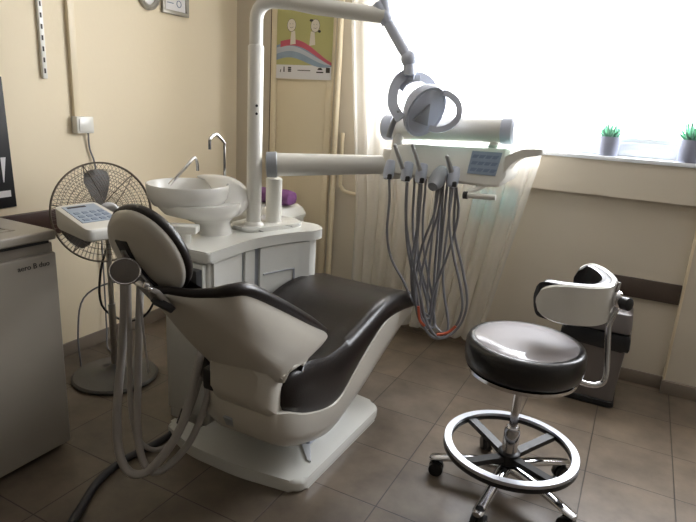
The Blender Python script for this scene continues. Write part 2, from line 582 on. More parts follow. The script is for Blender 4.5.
# oval mirror and framed certificate at the top
t = thing('oval_frame', 'oval silver framed picture at the top of left wall', 'picture frame', (WL, 2.555, 1.88))
bm = NB()
cy, cz, ay, az = 2.545, 2.015, 0.092, 0.135
loops = []
for k in range(40):
    a = 2 * PI * k / 40
    u = Vector((0, math.cos(a) * ay, math.sin(a) * az))
    n_ = Vector((0, math.cos(a), math.sin(a)))
    c = Vector((WL, cy, cz)) + u
    loops.append([c + n_ * s + Vector((d, 0, 0)) for s, d in ((0, 0.0), (0, 0.022), (-0.013, 0.03), (-0.028, 0.02), (-0.028, 0.0))])
loft(bm, loops, ring=True)
obj('frame', bm, 'frame', t)
bm = NB(); prism(bm, [(cy + math.cos(2 * PI * k / 40) * 0.068, cz + math.sin(2 * PI * k / 40) * 0.111) for k in range(40)], 0.001, 0.010, to=lambda a, b, h: (WL + h, a, b)); obj('picture', bm, 'paper', t, smooth=None)
t = thing('certificate_frame', 'rectangular silver framed certificate beside the oval frame', 'picture frame', (WL, 2.75, 1.87))
bm = NB()
fy0, fy1, fz0, fz1, fw = 2.645, 2.86, 1.885, 2.16, 0.022
for a in ((fy0, fy1, fz0, fz0 + fw), (fy0, fy1, fz1 - fw, fz1), (fy0, fy0 + fw, fz0 + fw, fz1 - fw), (fy1 - fw, fy1, fz0 + fw, fz1 - fw)):
    wy(bm, *a, 0, 0.022, 0.003)
obj('frame', bm, 'frame', t)
bm = NB(); wy(bm, fy0 + fw, fy1 - fw, fz0 + fw, fz1 - fw, 0.001, 0.010); obj('certificate', bm, 'paper', t, smooth=None)
bm = NB(); tube(bm, [(WL + 0.0105, 2.785 + 0.018 * math.cos(a), 1.95 + 0.018 * math.sin(a)) for a in [2 * PI * k / 16 for k in range(16)]], 0.0025, 6, closed=True)
wy(bm, 2.69, 2.74, 1.945, 1.95, 0.010, 0.0115); wy(bm, 2.69, 2.76, 2.00, 2.004, 0.010, 0.0115); wy(bm, 2.69, 2.80, 2.04, 2.044, 0.010, 0.0115)
obj('seal', bm, 'key', t)

# ------------------------------------------------------------------ poster on the door
PY = WW - 0.0135
t = thing('door_poster', 'green children poster with two pale figures on the cream door panel', 'poster', (-2.08, PY, 1.57))
def pp(bm, poly, d0, d1):
    prism(bm, poly, d0, d1, to=lambda a, b, h: (a, PY - h, b))
px0, px1, pz0, pz1 = -2.298, -1.862, 1.572, 2.16
bm = NB(); pp(bm, [(px0, pz0), (px1 - 0.012, pz0), (px1 - 0.012, pz1), (px0, pz1)], 0.0, 0.002)
for q in bm.verts: q.co.y -= 0.009
sheet = obj('sheet', bm, 'poster', t, smooth=None)
PY -= 0.011
def blob(cx, cz, ax, az, n=20, ph=0):
    return [(cx + ax * math.cos(2 * PI * k / n), cz + az * math.sin(2 * PI * k / n)) for k in range(n)]
bm = NB(); pp(bm, [(px0, pz0), (px1 - 0.012, pz0), (px1 - 0.012, pz0 + 0.088), (px0, pz0 + 0.088)], 0.0, 0.0006); obj('footer_strip', bm, 'paper', t, smooth=None)
def band(zf0, zf1, x0=px0, x1=px1 - 0.012, n=16):
    a = [(x0 + (x1 - x0) * k / n, zf0(k / n)) for k in range(n + 1)]
    b = [(x0 + (x1 - x0) * k / n, zf1(k / n)) for k in range(n + 1)]
    return a, b
def strip(bm, f0, f1, d, x0=px0, x1=px1 - 0.012):
    a, b = band(f0, f1, x0, x1)
    for k in range(len(a) - 1):
        pp(bm, [a[k], a[k + 1], b[k + 1], b[k]], 0.0, d)
bm = NB()
strip(bm, lambda u: pz0 + 0.105 + 0.03 * math.sin(u * 5.0 + 0.4), lambda u: pz0 + 0.20 + 0.045 * math.sin(u * 4.2 + 0.2) - 0.05 * u, 0.0007)
obj('blue_wave', bm, 'blue', t, smooth=None)
bm = NB()
strip(bm, lambda u: pz0 + 0.145 + 0.035 * math.sin(u * 4.6 + 0.3) - 0.02 * u, lambda u: pz0 + 0.175 + 0.04 * math.sin(u * 4.2 + 0.5) - 0.03 * u, 0.0009)
obj('pale_wave', bm, 'paleblue', t, smooth=None)
bm = NB()
strip(bm, lambda u: pz0 + 0.185 + 0.04 * math.sin(u * 4.0 + 0.3) - 0.06 * u, lambda u: pz0 + 0.225 + 0.045 * math.sin(u * 4.0 + 0.2) - 0.08 * u, 0.0010, px0 + 0.03)
obj('pink_wave', bm, 'pink', t, smooth=None)
for cx, cz, dx in ((-2.185, 1.905, 0.012), (-2.005, 1.90, -0.02)):
    bm = NB(); pp(bm, blob(cx, cz, 0.032, 0.038), 0.0, 0.0012)
    pp(bm, [(cx + dx - 0.012, cz - 0.035), (cx + dx + 0.016, cz - 0.035), (cx + dx + 0.024, cz - 0.115), (cx + dx - 0.02, cz - 0.12)], 0.0, 0.0011)
    fg = obj('drawn_figure', bm, 'figure', t, smooth=None)
    bm = NB()
    tube(bm, [(cx + 0.033 * math.cos(a), PY - 0.001, cz + 0.039 * math.sin(a)) for a in [2 * PI * k / 20 for k in range(20)]], 0.0012, 6, closed=True)
    tube(bm, [(cx - 0.012, PY - 0.0015, cz - 0.012), (cx, PY - 0.0015, cz - 0.017), (cx + 0.014, PY - 0.0015, cz - 0.011)], 0.001, 6)
    for s in (-1, 1):
        ball(bm, (cx + s * 0.010, PY - 0.0015, cz + 0.008), 0.0022, 8)
    if cx > -2.1:
        pp(bm, blob(cx - 0.03, cz + 0.032, 0.014, 0.008), 0.0, 0.0015)
        pp(bm, blob(cx + 0.032, cz - 0.034, 0.010, 0.008), 0.0, 0.0015)
    obj('outline', bm, 'ink', fg)
fz = pz0 + 0.058
def mark(polys):
    bm = NB()
    for q in polys:
        pp(bm, q, 0, 0.0012)
    obj('footer_mark', bm, 'ink', t, smooth=None)
mark([[(-2.268, fz - 0.018), (-2.262, fz - 0.018), (-2.258, fz), (-2.264, fz)]])
mark([[(-2.240, fz - 0.015), (-2.230, fz - 0.015), (-2.232, fz + 0.018), (-2.239, fz + 0.018)]])
mark([[(-2.205, fz - 0.014 + q), (-2.178, fz - 0.014 + q), (-2.180, fz - 0.005 + q), (-2.203, fz - 0.005 + q)] for q in (0, 0.011, 0.022)])
for k in range(9):
    mark([[(-2.128 + k * 0.011, fz - 0.006), (-2.119 + k * 0.011, fz - 0.006), (-2.119 + k * 0.011, fz), (-2.128 + k * 0.011, fz)]])
mark([[(-1.985, fz - 0.016), (-1.932, fz - 0.016), (-1.932, fz - 0.008), (-1.985, fz - 0.008)]])
mark([[(-1.978, fz + 0.002), (-1.938, fz + 0.002), (-1.948, fz + 0.016), (-1.968, fz + 0.016)]])
mark([[(-1.914, fz - 0.014), (-1.884, fz - 0.014), (-1.884, fz + 0.018), (-1.914, fz + 0.018)]])

# ------------------------------------------------------------------ refrigerator
FX, FY, FZ = -1.895, 1.332, 0.92
t = thing('refrigerator', 'white undercounter refrigerator at the left edge with dark lettering', 'fridge', (FX - 0.28, FY - 0.3, 0))
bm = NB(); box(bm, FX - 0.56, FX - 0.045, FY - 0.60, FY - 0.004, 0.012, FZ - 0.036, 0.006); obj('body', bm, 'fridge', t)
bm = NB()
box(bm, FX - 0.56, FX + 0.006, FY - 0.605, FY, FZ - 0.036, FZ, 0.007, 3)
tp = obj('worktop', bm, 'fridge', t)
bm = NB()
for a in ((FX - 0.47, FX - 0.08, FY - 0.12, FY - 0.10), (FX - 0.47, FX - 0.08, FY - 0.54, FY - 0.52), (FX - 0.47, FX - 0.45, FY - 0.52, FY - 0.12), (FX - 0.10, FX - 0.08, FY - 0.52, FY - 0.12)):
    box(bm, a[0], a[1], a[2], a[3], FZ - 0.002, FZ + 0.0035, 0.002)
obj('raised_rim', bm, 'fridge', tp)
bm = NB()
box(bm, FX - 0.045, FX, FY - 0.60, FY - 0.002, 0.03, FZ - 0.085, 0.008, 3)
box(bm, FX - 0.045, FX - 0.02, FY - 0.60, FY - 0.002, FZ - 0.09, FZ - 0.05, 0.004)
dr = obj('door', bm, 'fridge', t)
bm = NB(); box(bm, FX - 0.044, FX - 0.012, FY - 0.58, FY - 0.02, FZ - 0.0495, FZ - 0.037); obj('seal', bm, 'dgrey', t, smooth=None)
def text_mesh(s, size, to):
    cu = bpy.data.curves.new('t', 'FONT')
    cu.body = s
    cu.size = size
    cu.extrude = 0.0006
    ob = bpy.data.objects.new('t', cu)
    COL.objects.link(ob)
    dg = bpy.context.evaluated_depsgraph_get()
    dg.update()
    me = bpy.data.meshes.new_from_object(ob.evaluated_get(dg))
    b = bmesh.new()
    b.from_mesh(me)
    for v in b.verts:
        v.co = Vector(to(*v.co))
    bpy.data.objects.remove(ob)
    bpy.data.curves.remove(cu)
    bpy.data.meshes.remove(me)
    return b
bm = text_mesh('aero B duo', 0.028, lambda a, b, h: (FX + 0.0008 + h, FY - 0.156 + a * 0.97, 0.790 + b))
obj('lettering', bm, 'ink', dr, smooth=None)
for yy in (FY - 0.05, FY - 0.55):
    for xx in (FX - 0.07, FX - 0.50):
        bm = NB(); lathe(bm, [(0.018, 0.0), (0.018, 0.014)], (xx, yy, 0), n=12); obj('foot', bm, 'black', t)

# ------------------------------------------------------------------ pedestal fan
FB = Vector((-2.24, 1.85, 0))
t = thing('pedestal_fan', 'grey pedestal fan with wire cage standing by the left wall', 'fan', FB)
bm = NB(); lathe(bm, [(0.05, 0.0), (0.205, 0.0), (0.21, 0.012), (0.20, 0.022), (0.12, 0.034), (0.05, 0.045), (0.03, 0.06), (0.018, 0.075)], FB, n=48); obj('base', bm, 'fanbase', t)
fc = Vector((-2.275, 1.862, 0.858))
fa = Vector((0.93, -0.32, 0.16)).normalized()
bm = NB(); tube(bm, [FB + Vector((0, 0, 0.05)), FB + Vector((0, 0, 0.77))], 0.013, 12); tube(bm, [FB + Vector((0, 0, 0.03)), FB + Vector((0, 0, 0.40))], 0.018, 12); obj('pole', bm, 'steel', t)
bm = NB(); lathe(bm, [(0.02, -0.20), (0.045, -0.19), (0.055, -0.14), (0.055, -0.08), (0.045, -0.045)], fc, fa, 24); obj('motor', bm, 'fanbase', t)
bm = NB(); ball(bm, fc - fa * 0.10 + Vector((0, 0, -0.06)), 0.032, 12); tube(bm, [FB + Vector((0, 0, 0.76)), fc - fa * 0.10 + Vector((0, 0, -0.03))], 0.017, 10); obj('neck', bm, 'fanbase', t)
_, fu, fv = frame_of(fa)
R_F = 0.238
def circ(bm, r, d, w, n=64):
    tube(bm, [fc + fa * d + (fu * math.cos(2 * PI * k / n) + fv * math.sin(2 * PI * k / n)) * r for k in range(n)], w, 6, closed=True)
def cage(front):
    bm = NB()
    s = 1 if front else -1
    def prof(q):      # q 0..1 radius fraction -> offset along axis
        return s * 0.072 * (1 - q ** 3.0)
    n = 76
    for k in range(n):
        a = 2 * PI * k / n
        pts = []
        for q in (0.2, 0.4, 0.6, 0.8, 0.93, 1.0):
            aa = a + (0.42 * q if front else -0.35 * q)
            pts.append(fc + fa * prof(q) + (fu * math.cos(aa) + fv * math.sin(aa)) * (R_F * q))
        tube(bm, pts, 0.0009, 4)
    for q in (0.2, 0.31, 0.42, 0.53, 0.64, 0.75, 0.86):
        circ(bm, R_F * q, prof(q), 0.0011, 48)
    for k in range(6):
        a = 2 * PI * k / 6 + 0.3
        tube(bm, [fc + fa * (prof(q) - s * 0.002) + (fu * math.cos(a) + fv * math.sin(a)) * (R_F * q) for q in (0.2, 0.5, 0.8, 0.95, 1.0)], 0.0024, 5)
    circ(bm, R_F, 0.004 * s, 0.0042)
    return bm
fr = obj('front_grille', cage(True), 'fanwire', t)
bm = NB(); lathe(bm, [(0.001, 0.079), (0.04, 0.078), (0.05, 0.074), (0.05, 0.066)], fc, fa, 24); obj('badge', bm, 'steel', fr)
obj('rear_grille', cage(False), 'fanwire', t)
for k in range(3):
    a0 = 2 * PI * k / 3 + 0.08
    bm = NB()
    loops = []
    for q, wd in ((0.035, 0.40), (0.07, 0.46), (0.12, 0.47), (0.17, 0.42), (0.20, 0.32), (0.208, 0.2)):
        row = []
        for s in range(9):
            a = a0 + (s / 8 - 0.5) * 2 * wd * (1.0 if q > 0.05 else 0.7)
            row.append(fc + fa * (0.022 * (s / 8 - 0.5) * 2 * min(1, q / 0.1)) + (fu * math.cos(a) + fv * math.sin(a)) * q)
        loops.append(row)
    lp = [r + [p - fa * 0.003 for p in r[::-1]] for r in loops]
    loft(bm, lp)
    obj('blade', bm, 'fanblade', t)
bm = NB(); lathe(bm, [(0.001, 0.03), (0.03, 0.028), (0.038, 0.01), (0.038, -0.04)], fc, fa, 24); obj('hub', bm, 'fanbase', t)
# black power lead lying by the fan
bm = NB(); tube(bm, [(-2.285, 1.90, 0.72), (-2.33, 1.87, 0.55), (-2.35, 1.88, 0.36), (-2.28, 1.95, 0.27), (-2.18, 2.0, 0.30), (-2.12, 2.02, 0.42), (-2.14, 2.02, 0.6)], 0.006, 8, smooth=5)
obj('power_lead', bm, 'black', t)
bm = NB(); tube(bm, [(-2.22, 2.08, 0.45), (-2.36, 1.96, 0.46), (-2.46, 1.86, 0.38), (-2.47, 1.82, 0.2), (-2.44, 1.80, 0.02)], 0.0045, 8, smooth=5)
obj('looped_lead', bm, 'hosedark', t)

# ------------------------------------------------------------------ dental chair
XC = -1.18
t = thing('dental_chair', 'white shelled dental treatment chair with dark brown leather upholstery', 'dental chair', (XC, 1.9, 0))
# base plate
poly = roundpoly([(-1.64, 1.60), (-1.45, 1.535), (-1.2, 1.53), (-0.928, 1.567), (-0.915, 2.27), (-1.2, 2.32), (-1.44, 2.31), (-1.475, 2.1), (-1.485, 1.665), (-1.64, 1.665)], [0.03, 0.06, 0.06, 0.05, 0.07, 0.1, 0.02, 0.02, 0.01, 0.01], 6)
bm = NB(); prism(bm, poly, 0.0, 0.052, 0.016, seg=4); base = obj('base_plate', bm, 'unit', t)
bm = NB(); prism(bm, [(-0.985, 1.70), (-0.965, 1.70), (-1.03, 1.80), (-1.06, 1.78)], 0.0525, 0.060, 0.002); obj('white_chip', bm, 'pvc', base)  # small white raised piece on the base plate
bm = NB()
for k in range(5):
    w = 0.17 - 0.008 * (k % 2)
    box(bm, XC - 0.02 - w, XC - 0.02 + w, 1.80 + 0.01 * (k % 2), 2.12 - 0.01 * (k % 2), 0.05 + k * 0.035, 0.05 + (k + 1) * 0.035, 0.006)
obj('lift_column', bm, 'lgrey', t)

def seat_section(y, zb, zr, zc, xl, xr):
    def half(hw):
        return [(hw - 0.012, zb), (hw - 0.001, zb + (zr - zb) * 0.16), (hw, zb + (zr - zb) * 0.5), (hw - 0.006, zb + (zr - zb) * 0.85), (hw - 0.026, zr), (hw - 0.055, zr - 0.003), (hw - 0.095, zr * 0.45 + zc * 0.55), (hw - 0.14, zc + 0.002)]
    xm = (xl + xr) / 2
    hw = (xr - xl) / 2
    h = half(hw)
    return [Vector((xm + x, y, z)) for x, z in h] + [Vector((xm, y, zc))] + [Vector((xm - x, y, z)) for x, z in h[::-1]]
def lerp_sections(secs, n=5):
    m = len(secs[0])
    cols = [catmull([s[j] for s in secs], n) for j in range(m)]
    return [[cols[j][i] for j in range(m)] for i in range(len(cols[0]))]
secs = [seat_section(*a) for a in (
    (1.415, 0.45, 0.50, 0.49, -1.18, -0.955), (1.43, 0.428, 0.535, 0.505, -1.24, -0.925), (1.48, 0.402, 0.56, 0.52, -1.34, -0.906), (1.58, 0.352, 0.552, 0.512, -1.42, -0.898),
    (1.70, 0.316, 0.525, 0.492, -1.445, -0.894), (1.80, 0.318, 0.525, 0.495, -1.445, -0.892), (1.90, 0.365, 0.538, 0.508, -1.445, -0.894), (2.02, 0.428, 0.56, 0.53, -1.445, -0.896), (2.19, 0.497, 0.592, 0.57, -1.445, -0.896),
    (2.38, 0.496, 0.586, 0.570, -1.443, -0.894), (2.54, 0.472, 0.552, 0.543, -1.435, -0.896), (2.62, 0.458, 0.515, 0.512, -1.42, -0.905), (2.64, 0.463, 0.492, 0.49, -1.39, -0.93))]
bm = NB(); loft(bm, lerp_sections(secs, 4)); obj('seat_cushion', bm, 'leather', t, smooth=60)
def shell_section(y, zb, zt, xl, xr):
    xm, hw = (xl + xr) / 2, (xr - xl) / 2
    k = min(1.0, (zt - zb) / 0.10)
    h = [(hw - 0.010, zt), (hw, zt - 0.006 * k), (hw - 0.004, zb + (zt - zb) * 0.45), (hw - 0.024, zb + (zt - zb) * 0.12), (hw - 0.06, zb)]
    return [Vector((xm + x, y, z)) for x, z in h] + [Vector((xm - x, y, z)) for x, z in h[::-1]]
secs = [shell_section(*a) for a in (
    (1.385, 0.36, 0.425, -1.16, -0.975), (1.40, 0.315, 0.43, -1.20, -0.94), (1.45, 0.268, 0.418, -1.27, -0.915), (1.54, 0.218, 0.372, -1.37, -0.904), (1.70, 0.166, 0.321, -1.43, -0.900),
    (1.80, 0.160, 0.322, -1.44, -0.898), (1.90, 0.176, 0.370, -1.44, -0.900), (2.05, 0.215, 0.445, -1.44, -0.900), (2.20, 0.27, 0.502, -1.438, -0.902), (2.40, 0.345, 0.502, -1.436, -0.904), (2.55, 0.405, 0.474, -1.42, -0.908), (2.60, 0.434, 0.464, -1.40, -0.925))]
bm = NB(); loft(bm, lerp_sections(secs, 4)); sh = obj('seat_shell', bm, 'shell', t, smooth=50)
# grey marking plate on the rear of the shell
bm = NB(); obox(bm, (-1.125, 1.398, 0.345), ((1, 0, 0), (0, 0.45, -0.9), (0, -0.9, -0.45)), (0.036, 0.046, 0.024), 0.002); obj('marking_plate', bm, 'grey', sh)
# hinge bracket that carries the backrest
bm = NB()
loops = []
for y, z0, z1, hw in ((1.335, 0.50, 0.60, 0.095), (1.35, 0.455, 0.605, 0.112), (1.39, 0.415, 0.60, 0.122), (1.43, 0.385, 0.585, 0.127), (1.445, 0.395, 0.575, 0.118)):
    loops.append([Vector((-1.062 + a, y, z)) for a, z in ((hw - 0.02, z0), (hw, z0 + 0.02), (hw, z1 - 0.02), (hw - 0.02, z1), (-hw + 0.02, z1), (-hw, z1 - 0.02), (-hw, z0 + 0.02), (-hw + 0.02, z0))])
loft(bm, loops); obj('hinge_bracket', bm, 'shell', t, smooth=40)
bm = NB(); box(bm, -1.205, -1.15, 1.345, 1.42, 0.465, 0.545, 0.010); obj('rubber_stop', bm, 'black', t)

# backrest shell: rows from neck to hinge, columns from left edge to right edge
rowsR = [  # (centre), (crease), (edge)
    ((1.085, 0.895), (-1.13, 1.082, 0.890), (-1.09, 1.080, 0.905)),
    ((1.125, 0.850), (-1.06, 1.105, 0.865), (-1.02, 1.108, 0.902)),
    ((1.165, 0.800), (-1.00, 1.135, 0.830), (-0.965, 1.135, 0.908)),
    ((1.210, 0.745), (-0.96, 1.180, 0.775), (-0.915, 1.150, 0.922)),
    ((1.245, 0.700), (-0.94, 1.215, 0.732), (-0.898, 1.205, 0.910)),
    ((1.290, 0.645), (-0.925, 1.265, 0.680), (-0.892, 1.350, 0.826)),
    ((1.330, 0.598), (-0.92, 1.315, 0.635), (-0.895, 1.520, 0.722)),
    ((1.365, 0.560), (-0.925, 1.345, 0.608), (-0.90, 1.655, 0.636)),
    ((1.385, 0.535), (-0.93, 1.365, 0.588), (-0.903, 1.645, 0.605)),
    ((1.400, 0.515), (-0.935, 1.375, 0.573), (-0.905, 1.560, 0.588)),
    ((1.410, 0.500), (-0.94, 1.385, 0.560), (-0.905, 1.455, 0.598)),
    ((1.420, 0.485), (-0.95, 1.395, 0.545), (-0.910, 1.405, 0.555)),
]
def back_row(c, k, e):
    C = Vector((XC, c[0], c[1])); K = Vector(k); E = Vector(e)
    # left side: mirrored crease, edge curls forward only a little
    Kl = Vector((XC - (K.x - XC) * 0.45, K.y + 0.045, K.z + 0.055))
    El = Vector((Kl.x - 0.03, Kl.y + 0.05, Kl.z + 0.06))
    return [El, (El + Kl) / 2 + Vector((-0.006, -0.004, 0)), Kl, Kl * 0.5 + C * 0.5 + Vector((-0.012, -0.002, -0.002)), C, C * 0.5 + K * 0.5 + Vector((0, -0.006, -0.005)), K, K * 0.70 + E * 0.30 + Vector((0.018, -0.004, 0)), K * 0.34 + E * 0.66 + Vector((0.016, -0.002, 0)), E]
rows = [back_row(*r) for r in rowsR]
ctrl = lerp_sections(rows, 4)
fine = [catmull(r, 4) for r in ctrl]
nrm_in = Vector((0, 0.78, 0.62))
def offset_grid(g, d, keep=0):
    """offset along the local inward normal"""
    out = []
    m, n = len(g), len(g[0])
    for i in range(m):
        row = []
        for j in range(n):
            a = g[min(i + 1, m - 1)][j] - g[max(i - 1, 0)][j]
            b = g[i][min(j + 1, n - 1)] - g[i][max(j - 1, 0)]
            nn = a.cross(b)
            if nn.length < 1e-9:
                nn = nrm_in.copy()
            nn.normalize()
            ref = nrm_in if j < n * 0.62 else Vector((-1, 0.15, 0.1))
            if nn.dot(ref) < 0:
                nn = -nn
            row.append(g[i][j] + nn * d)
        out.append(row)
    return out
def closed_slab(bm, A, B):
    lp = [a + b[::-1] for a, b in zip(A, B)]
    loft(bm, lp)
bm = NB(); closed_slab(bm, fine, offset_grid(fine, 0.02)); bs = obj('backrest_shell', bm, 'shell', t, smooth=55)
inner = offset_grid(fine, 0.021)
nr = int(len(fine) * 0.90)
n_ = len(fine[0])
cushA = [r[2:n_ - 3] for r in inner[:nr]]
cushB = [r[2:n_ - 3] for r in offset_grid(fine, 0.075)[:nr]]
bm = NB(); closed_slab(bm, cushA, cushB); obj('backrest_cushion', bm, 'leather', t, smooth=60)
# dark leather edging along the right rim (armrest)
edge = [Vector(r[2]) for r in rowsR[:8]]
edge = [Vector((-1.13, 1.075, 0.90))] + edge
edge = [q + Vector((-0.012, 0.006, 0.006)) for q in edge]
bm = NB(); tube(bm, edge, [0.010, 0.012, 0.014, 0.016, 0.019, 0.021, 0.021, 0.019, 0.012], 12, smooth=5); obj('armrest_pad', bm, 'leather', t, smooth=60)

# headrest
hn = Vector((0, 0.92, 0.39)).normalized()
hx = Vector((1, 0, 0))
he = hx.cross(hn)
if he.z < 0: he = -he
hc = Vector((-1.174, 1.088, 0.999))
def hdisc(bm, prof, n=40, ax=0.130, ae=0.138):
    loops = []
    for s, d in prof:
        loops.append([hc + hn * d + hx * (math.cos(2 * PI * k / n) * ax * s) + he * (math.sin(2 * PI * k / n) * ae * s) for k in range(n)])
    loft(bm, loops)
bm = NB(); hdisc(bm, [(0.05, -0.020), (0.5, -0.019), (0.85, -0.013), (0.96, -0.004), (1.0, 0.008), (0.98, 0.014), (0.5, 0.015)]); hs = obj('headrest_shell', bm, 'shell', t, smooth=60)
bm = NB(); hdisc(bm, [(0.5, 0.010), (0.95, 0.010), (1.03, 0.016), (1.04, 0.027), (1.01, 0.039), (0.85, 0.048), (0.4, 0.048), (0.05, 0.047)]); obj('headrest_cushion', bm, 'leather', t, smooth=60)
# slot and steel joint in the back of the headrest
bm = NB()
def hp(a, e, d): return hc + hx * a + he * e + hn * d
prof = [(-0.072, 0.048), (-0.026, 0.052), (-0.020, -0.01), (0.005, -0.06), (0.035, -0.10), (0.032, -0.122), (0.0, -0.118), (-0.04, -0.09), (-0.068, -0.02)]
prism(bm, prof, -0.0215, -0.012, 0.002, to=lambda a, e, d: hp(a, e, d)); obj('slot', bm, 'black', hs)
bm = NB(); tube(bm, [hp(-0.05, 0.02, -0.022), hp(-0.045, -0.01, -0.022), hp(-0.02, -0.06, -0.024), hp(0.02, -0.115, -0.022)], [0.008, 0.010, 0.010, 0.010], 12, smooth=4); obj('joint_arm', bm, 'steel', hs)
# neck bracket, release knob
bm = NB(); obox(bm, (-1.118, 1.066, 0.898), ((1, 0.1, -0.25), (0, 0.65, -0.76), (0.25, 0.76, 0.65)), (0.075, 0.085, 0.016), 0.004); tube(bm, [(-1.195, 1.05, 0.945), (-1.165, 1.06, 0.925), (-1.13, 1.065, 0.905)], 0.012, 10, smooth=3); nb = obj('headrest_bracket', bm, 'steel', t)
bm = NB(); obox(bm, (-1.085, 1.062, 0.880), ((1, 0.1, -0.25), (0, 0.65, -0.76), (0.25, 0.76, 0.65)), (0.06, 0.022, 0.020), 0.003); obj('clamp', bm, 'black', nb)
bm = NB(); ball(bm, (-1.125, 1.045, 0.93), 0.012, 12); ball(bm, (-1.108, 1.04, 0.925), 0.008, 10); obj('bolt', bm, 'chrome', nb)
kd = Vector((0.62, -0.72, 0.30)).normalized()
kc = Vector((-1.188, 1.030, 0.962))
bm = NB(); lathe(bm, [(0.02, -0.022), (0.040, -0.020), (0.042, -0.004), (0.040, 0.0), (0.035, 0.003), (0.001, 0.004)], kc, kd, 28, sx=0.9, sy=1.0); kb = obj('release_knob', bm, 'knob', t)
bm = NB(); tube(bm, [kc + kd * 0.002 + frame_of(kd)[1] * math.cos(a) * 0.034 + frame_of(kd)[2] * math.sin(a) * 0.039 for a in [2 * PI * k / 28 for k in range(28)]], 0.0022, 6, closed=True); obj('knob_ring', bm, 'chrome', kb)

# ------------------------------------------------------------------ dental unit cabinet beside the chair
t = thing('dental_unit', 'glossy white dental unit cabinet with spittoon bowl behind the chair', 'dental unit', (-1.62, 2.1, 0))
def plan(o):   # body outline, offset o
    return [(-1.745 - o, 1.725 - o), (-1.510 + o, 1.735 - o), (-1.528 + o, 1.99), (-1.508 + o, 2.12), (-1.462 + o, 2.26), (-1.40 + o, 2.365), (-1.395 + o, 2.41 + o), (-1.47 + o, 2.49 + o), (-1.745 - o, 2.49 + o)]
cpl = roundpoly(plan(0.0), [0.02, 0.012, 0.1, 0.1, 0.1, 0.03, 0.02, 0.03, 0.02], 4)
bm = NB(); prism(bm, cpl, 0.0, 0.772, 0.004); obj('body', bm, 'unit', t)
spl = roundpoly(plan(0.022), [0.03, 0.015, 0.1, 0.1, 0.1, 0.04, 0.03, 0.05, 0.03], 5)
bm = NB(); prism(bm, spl, 0.772, 0.820, 0.014, seg=4); top = obj('top_slab', bm, 'unit', t)
bm = NB(); prism(bm, roundpoly([(-1.74, 2.12), (-1.58, 2.10), (-1.53, 2.24), (-1.48, 2.38), (-1.52, 2.47), (-1.74, 2.47)], 0.05, 5), 0.814, 0.842, 0.018, seg=4); obj('plinth', bm, 'unit', top)
# doors: slightly raised panels following the curved front
def front_pt(s):
    crv = catmull([(-1.511, 1.738, 0), (-1.520, 1.85, 0), (-1.525, 1.99, 0), (-1.506, 2.12, 0), (-1.461, 2.26, 0), (-1.402, 2.36, 0)], 10)
    L = [0]
    for a, b in zip(crv[:-1], crv[1:]): L.append(L[-1] + (b - a).length)
    d = s * L[-1]
    for i in range(len(L) - 1):
        if L[i + 1] >= d:
            f = (d - L[i]) / (L[i + 1] - L[i]); q = crv[i].lerp(crv[i + 1], f); tg = (crv[i + 1] - crv[i]).normalized(); return q, Vector((tg.y, -tg.x, 0))
    return crv[-1], Vector((1, 0, 0))
def panel_on_front(bm, s0, s1, z0, z1, d0, d1, n=12):
    loops = []
    for k in range(n + 1):
        q, nn = front_pt(s0 + (s1 - s0) * k / n)
        loops.append([q + nn * d0 + Vector((0, 0, z0)), q + nn * (d1 - 0.003) + Vector((0, 0, z0)), q + nn * d1 + Vector((0, 0, z0 + 0.004)), q + nn * d1 + Vector((0, 0, z1 - 0.004)), q + nn * (d1 - 0.003) + Vector((0, 0, z1)), q + nn * d0 + Vector((0, 0, z1))])
    loft(bm, loops)
for (s0, s1) in ((0.02, 0.335), (0.375, 0.475), (0.53, 0.985)):
    bm = NB(); panel_on_front(bm, s0, s1, 0.06, 0.766, -0.004, 0.014); dd = obj('door', bm, 'unit', t)
    if s1 > 0.9:
        bm = NB(); panel_on_front(bm, 0.56, 0.86, 0.632, 0.640, 0.012, 0.019); panel_on_front(bm, 0.845, 0.86, 0.42, 0.640, 0.012, 0.019); obj('handle_groove', bm, 'grey', dd)
bm = NB(); panel_on_front(bm, 0.335, 0.375, 0.06, 0.766, -0.004, 0.002, 3); panel_on_front(bm, 0.475, 0.53, 0.06, 0.766, -0.004, 0.002, 3); obj('door_gap', bm, 'grey', t)
bm = NB(); box(bm, -1.735, -1.522, 1.710, 1.732, 0.056, 0.762, 0.006); obj('side_panel', bm, 'unit', t)
# control box with black sockets at the near side
bm = NB(); box(bm, -1.60, -1.525, 1.675, 1.711, 0.655, 0.745, 0.004); so = obj('socket_box', bm, 'dgrey', t)
bm = NB(); box(bm, -1.585, -1.548, 1.668, 1.677, 0.678, 0.722, 0.003); obj('socket', bm, 'black', so)
# spittoon pedestal and bowl
bc = Vector((-1.838, 1.975, 0))
bm = NB(); loops = []
for z, rx, ox in ((0.812, 0.080, 0.0), (0.835, 0.073, 0.0), (0.87, 0.080, -0.015), (0.892, 0.12, -0.035), (0.91, 0.172, -0.06), (0.94, 0.188, -0.07), (0.958, 0.184, -0.07)):
    loops.append([Vector((-1.712 + ox * 1.3, 2.012, z)) + Vector((math.cos(2 * PI * k / 40) * rx * 1.0, math.sin(2 * PI * k / 40) * rx * 1.05, 0)) for k in range(40)])
loft(bm, loops); obj('spittoon_pedestal', bm, 'ceramic', t, smooth=60)
bm = NB(); lathe(bm, [(0.12, 0.935), (0.162, 0.945), (0.180, 0.98), (0.187, 1.034), (0.183, 1.039), (0.176, 1.034), (0.166, 0.99), (0.13, 0.965), (0.03, 0.955), (0.001, 0.955)], bc, n=56, cap=True)
bw = obj('bowl', bm, 'ceramic', t, smooth=50)
bm = NB(); lathe(bm, [(0.001, 0.957), (0.022, 0.957), (0.022, 0.960), (0.001, 0.961)], bc, n=20); obj('drain', bm, 'steel', bw)
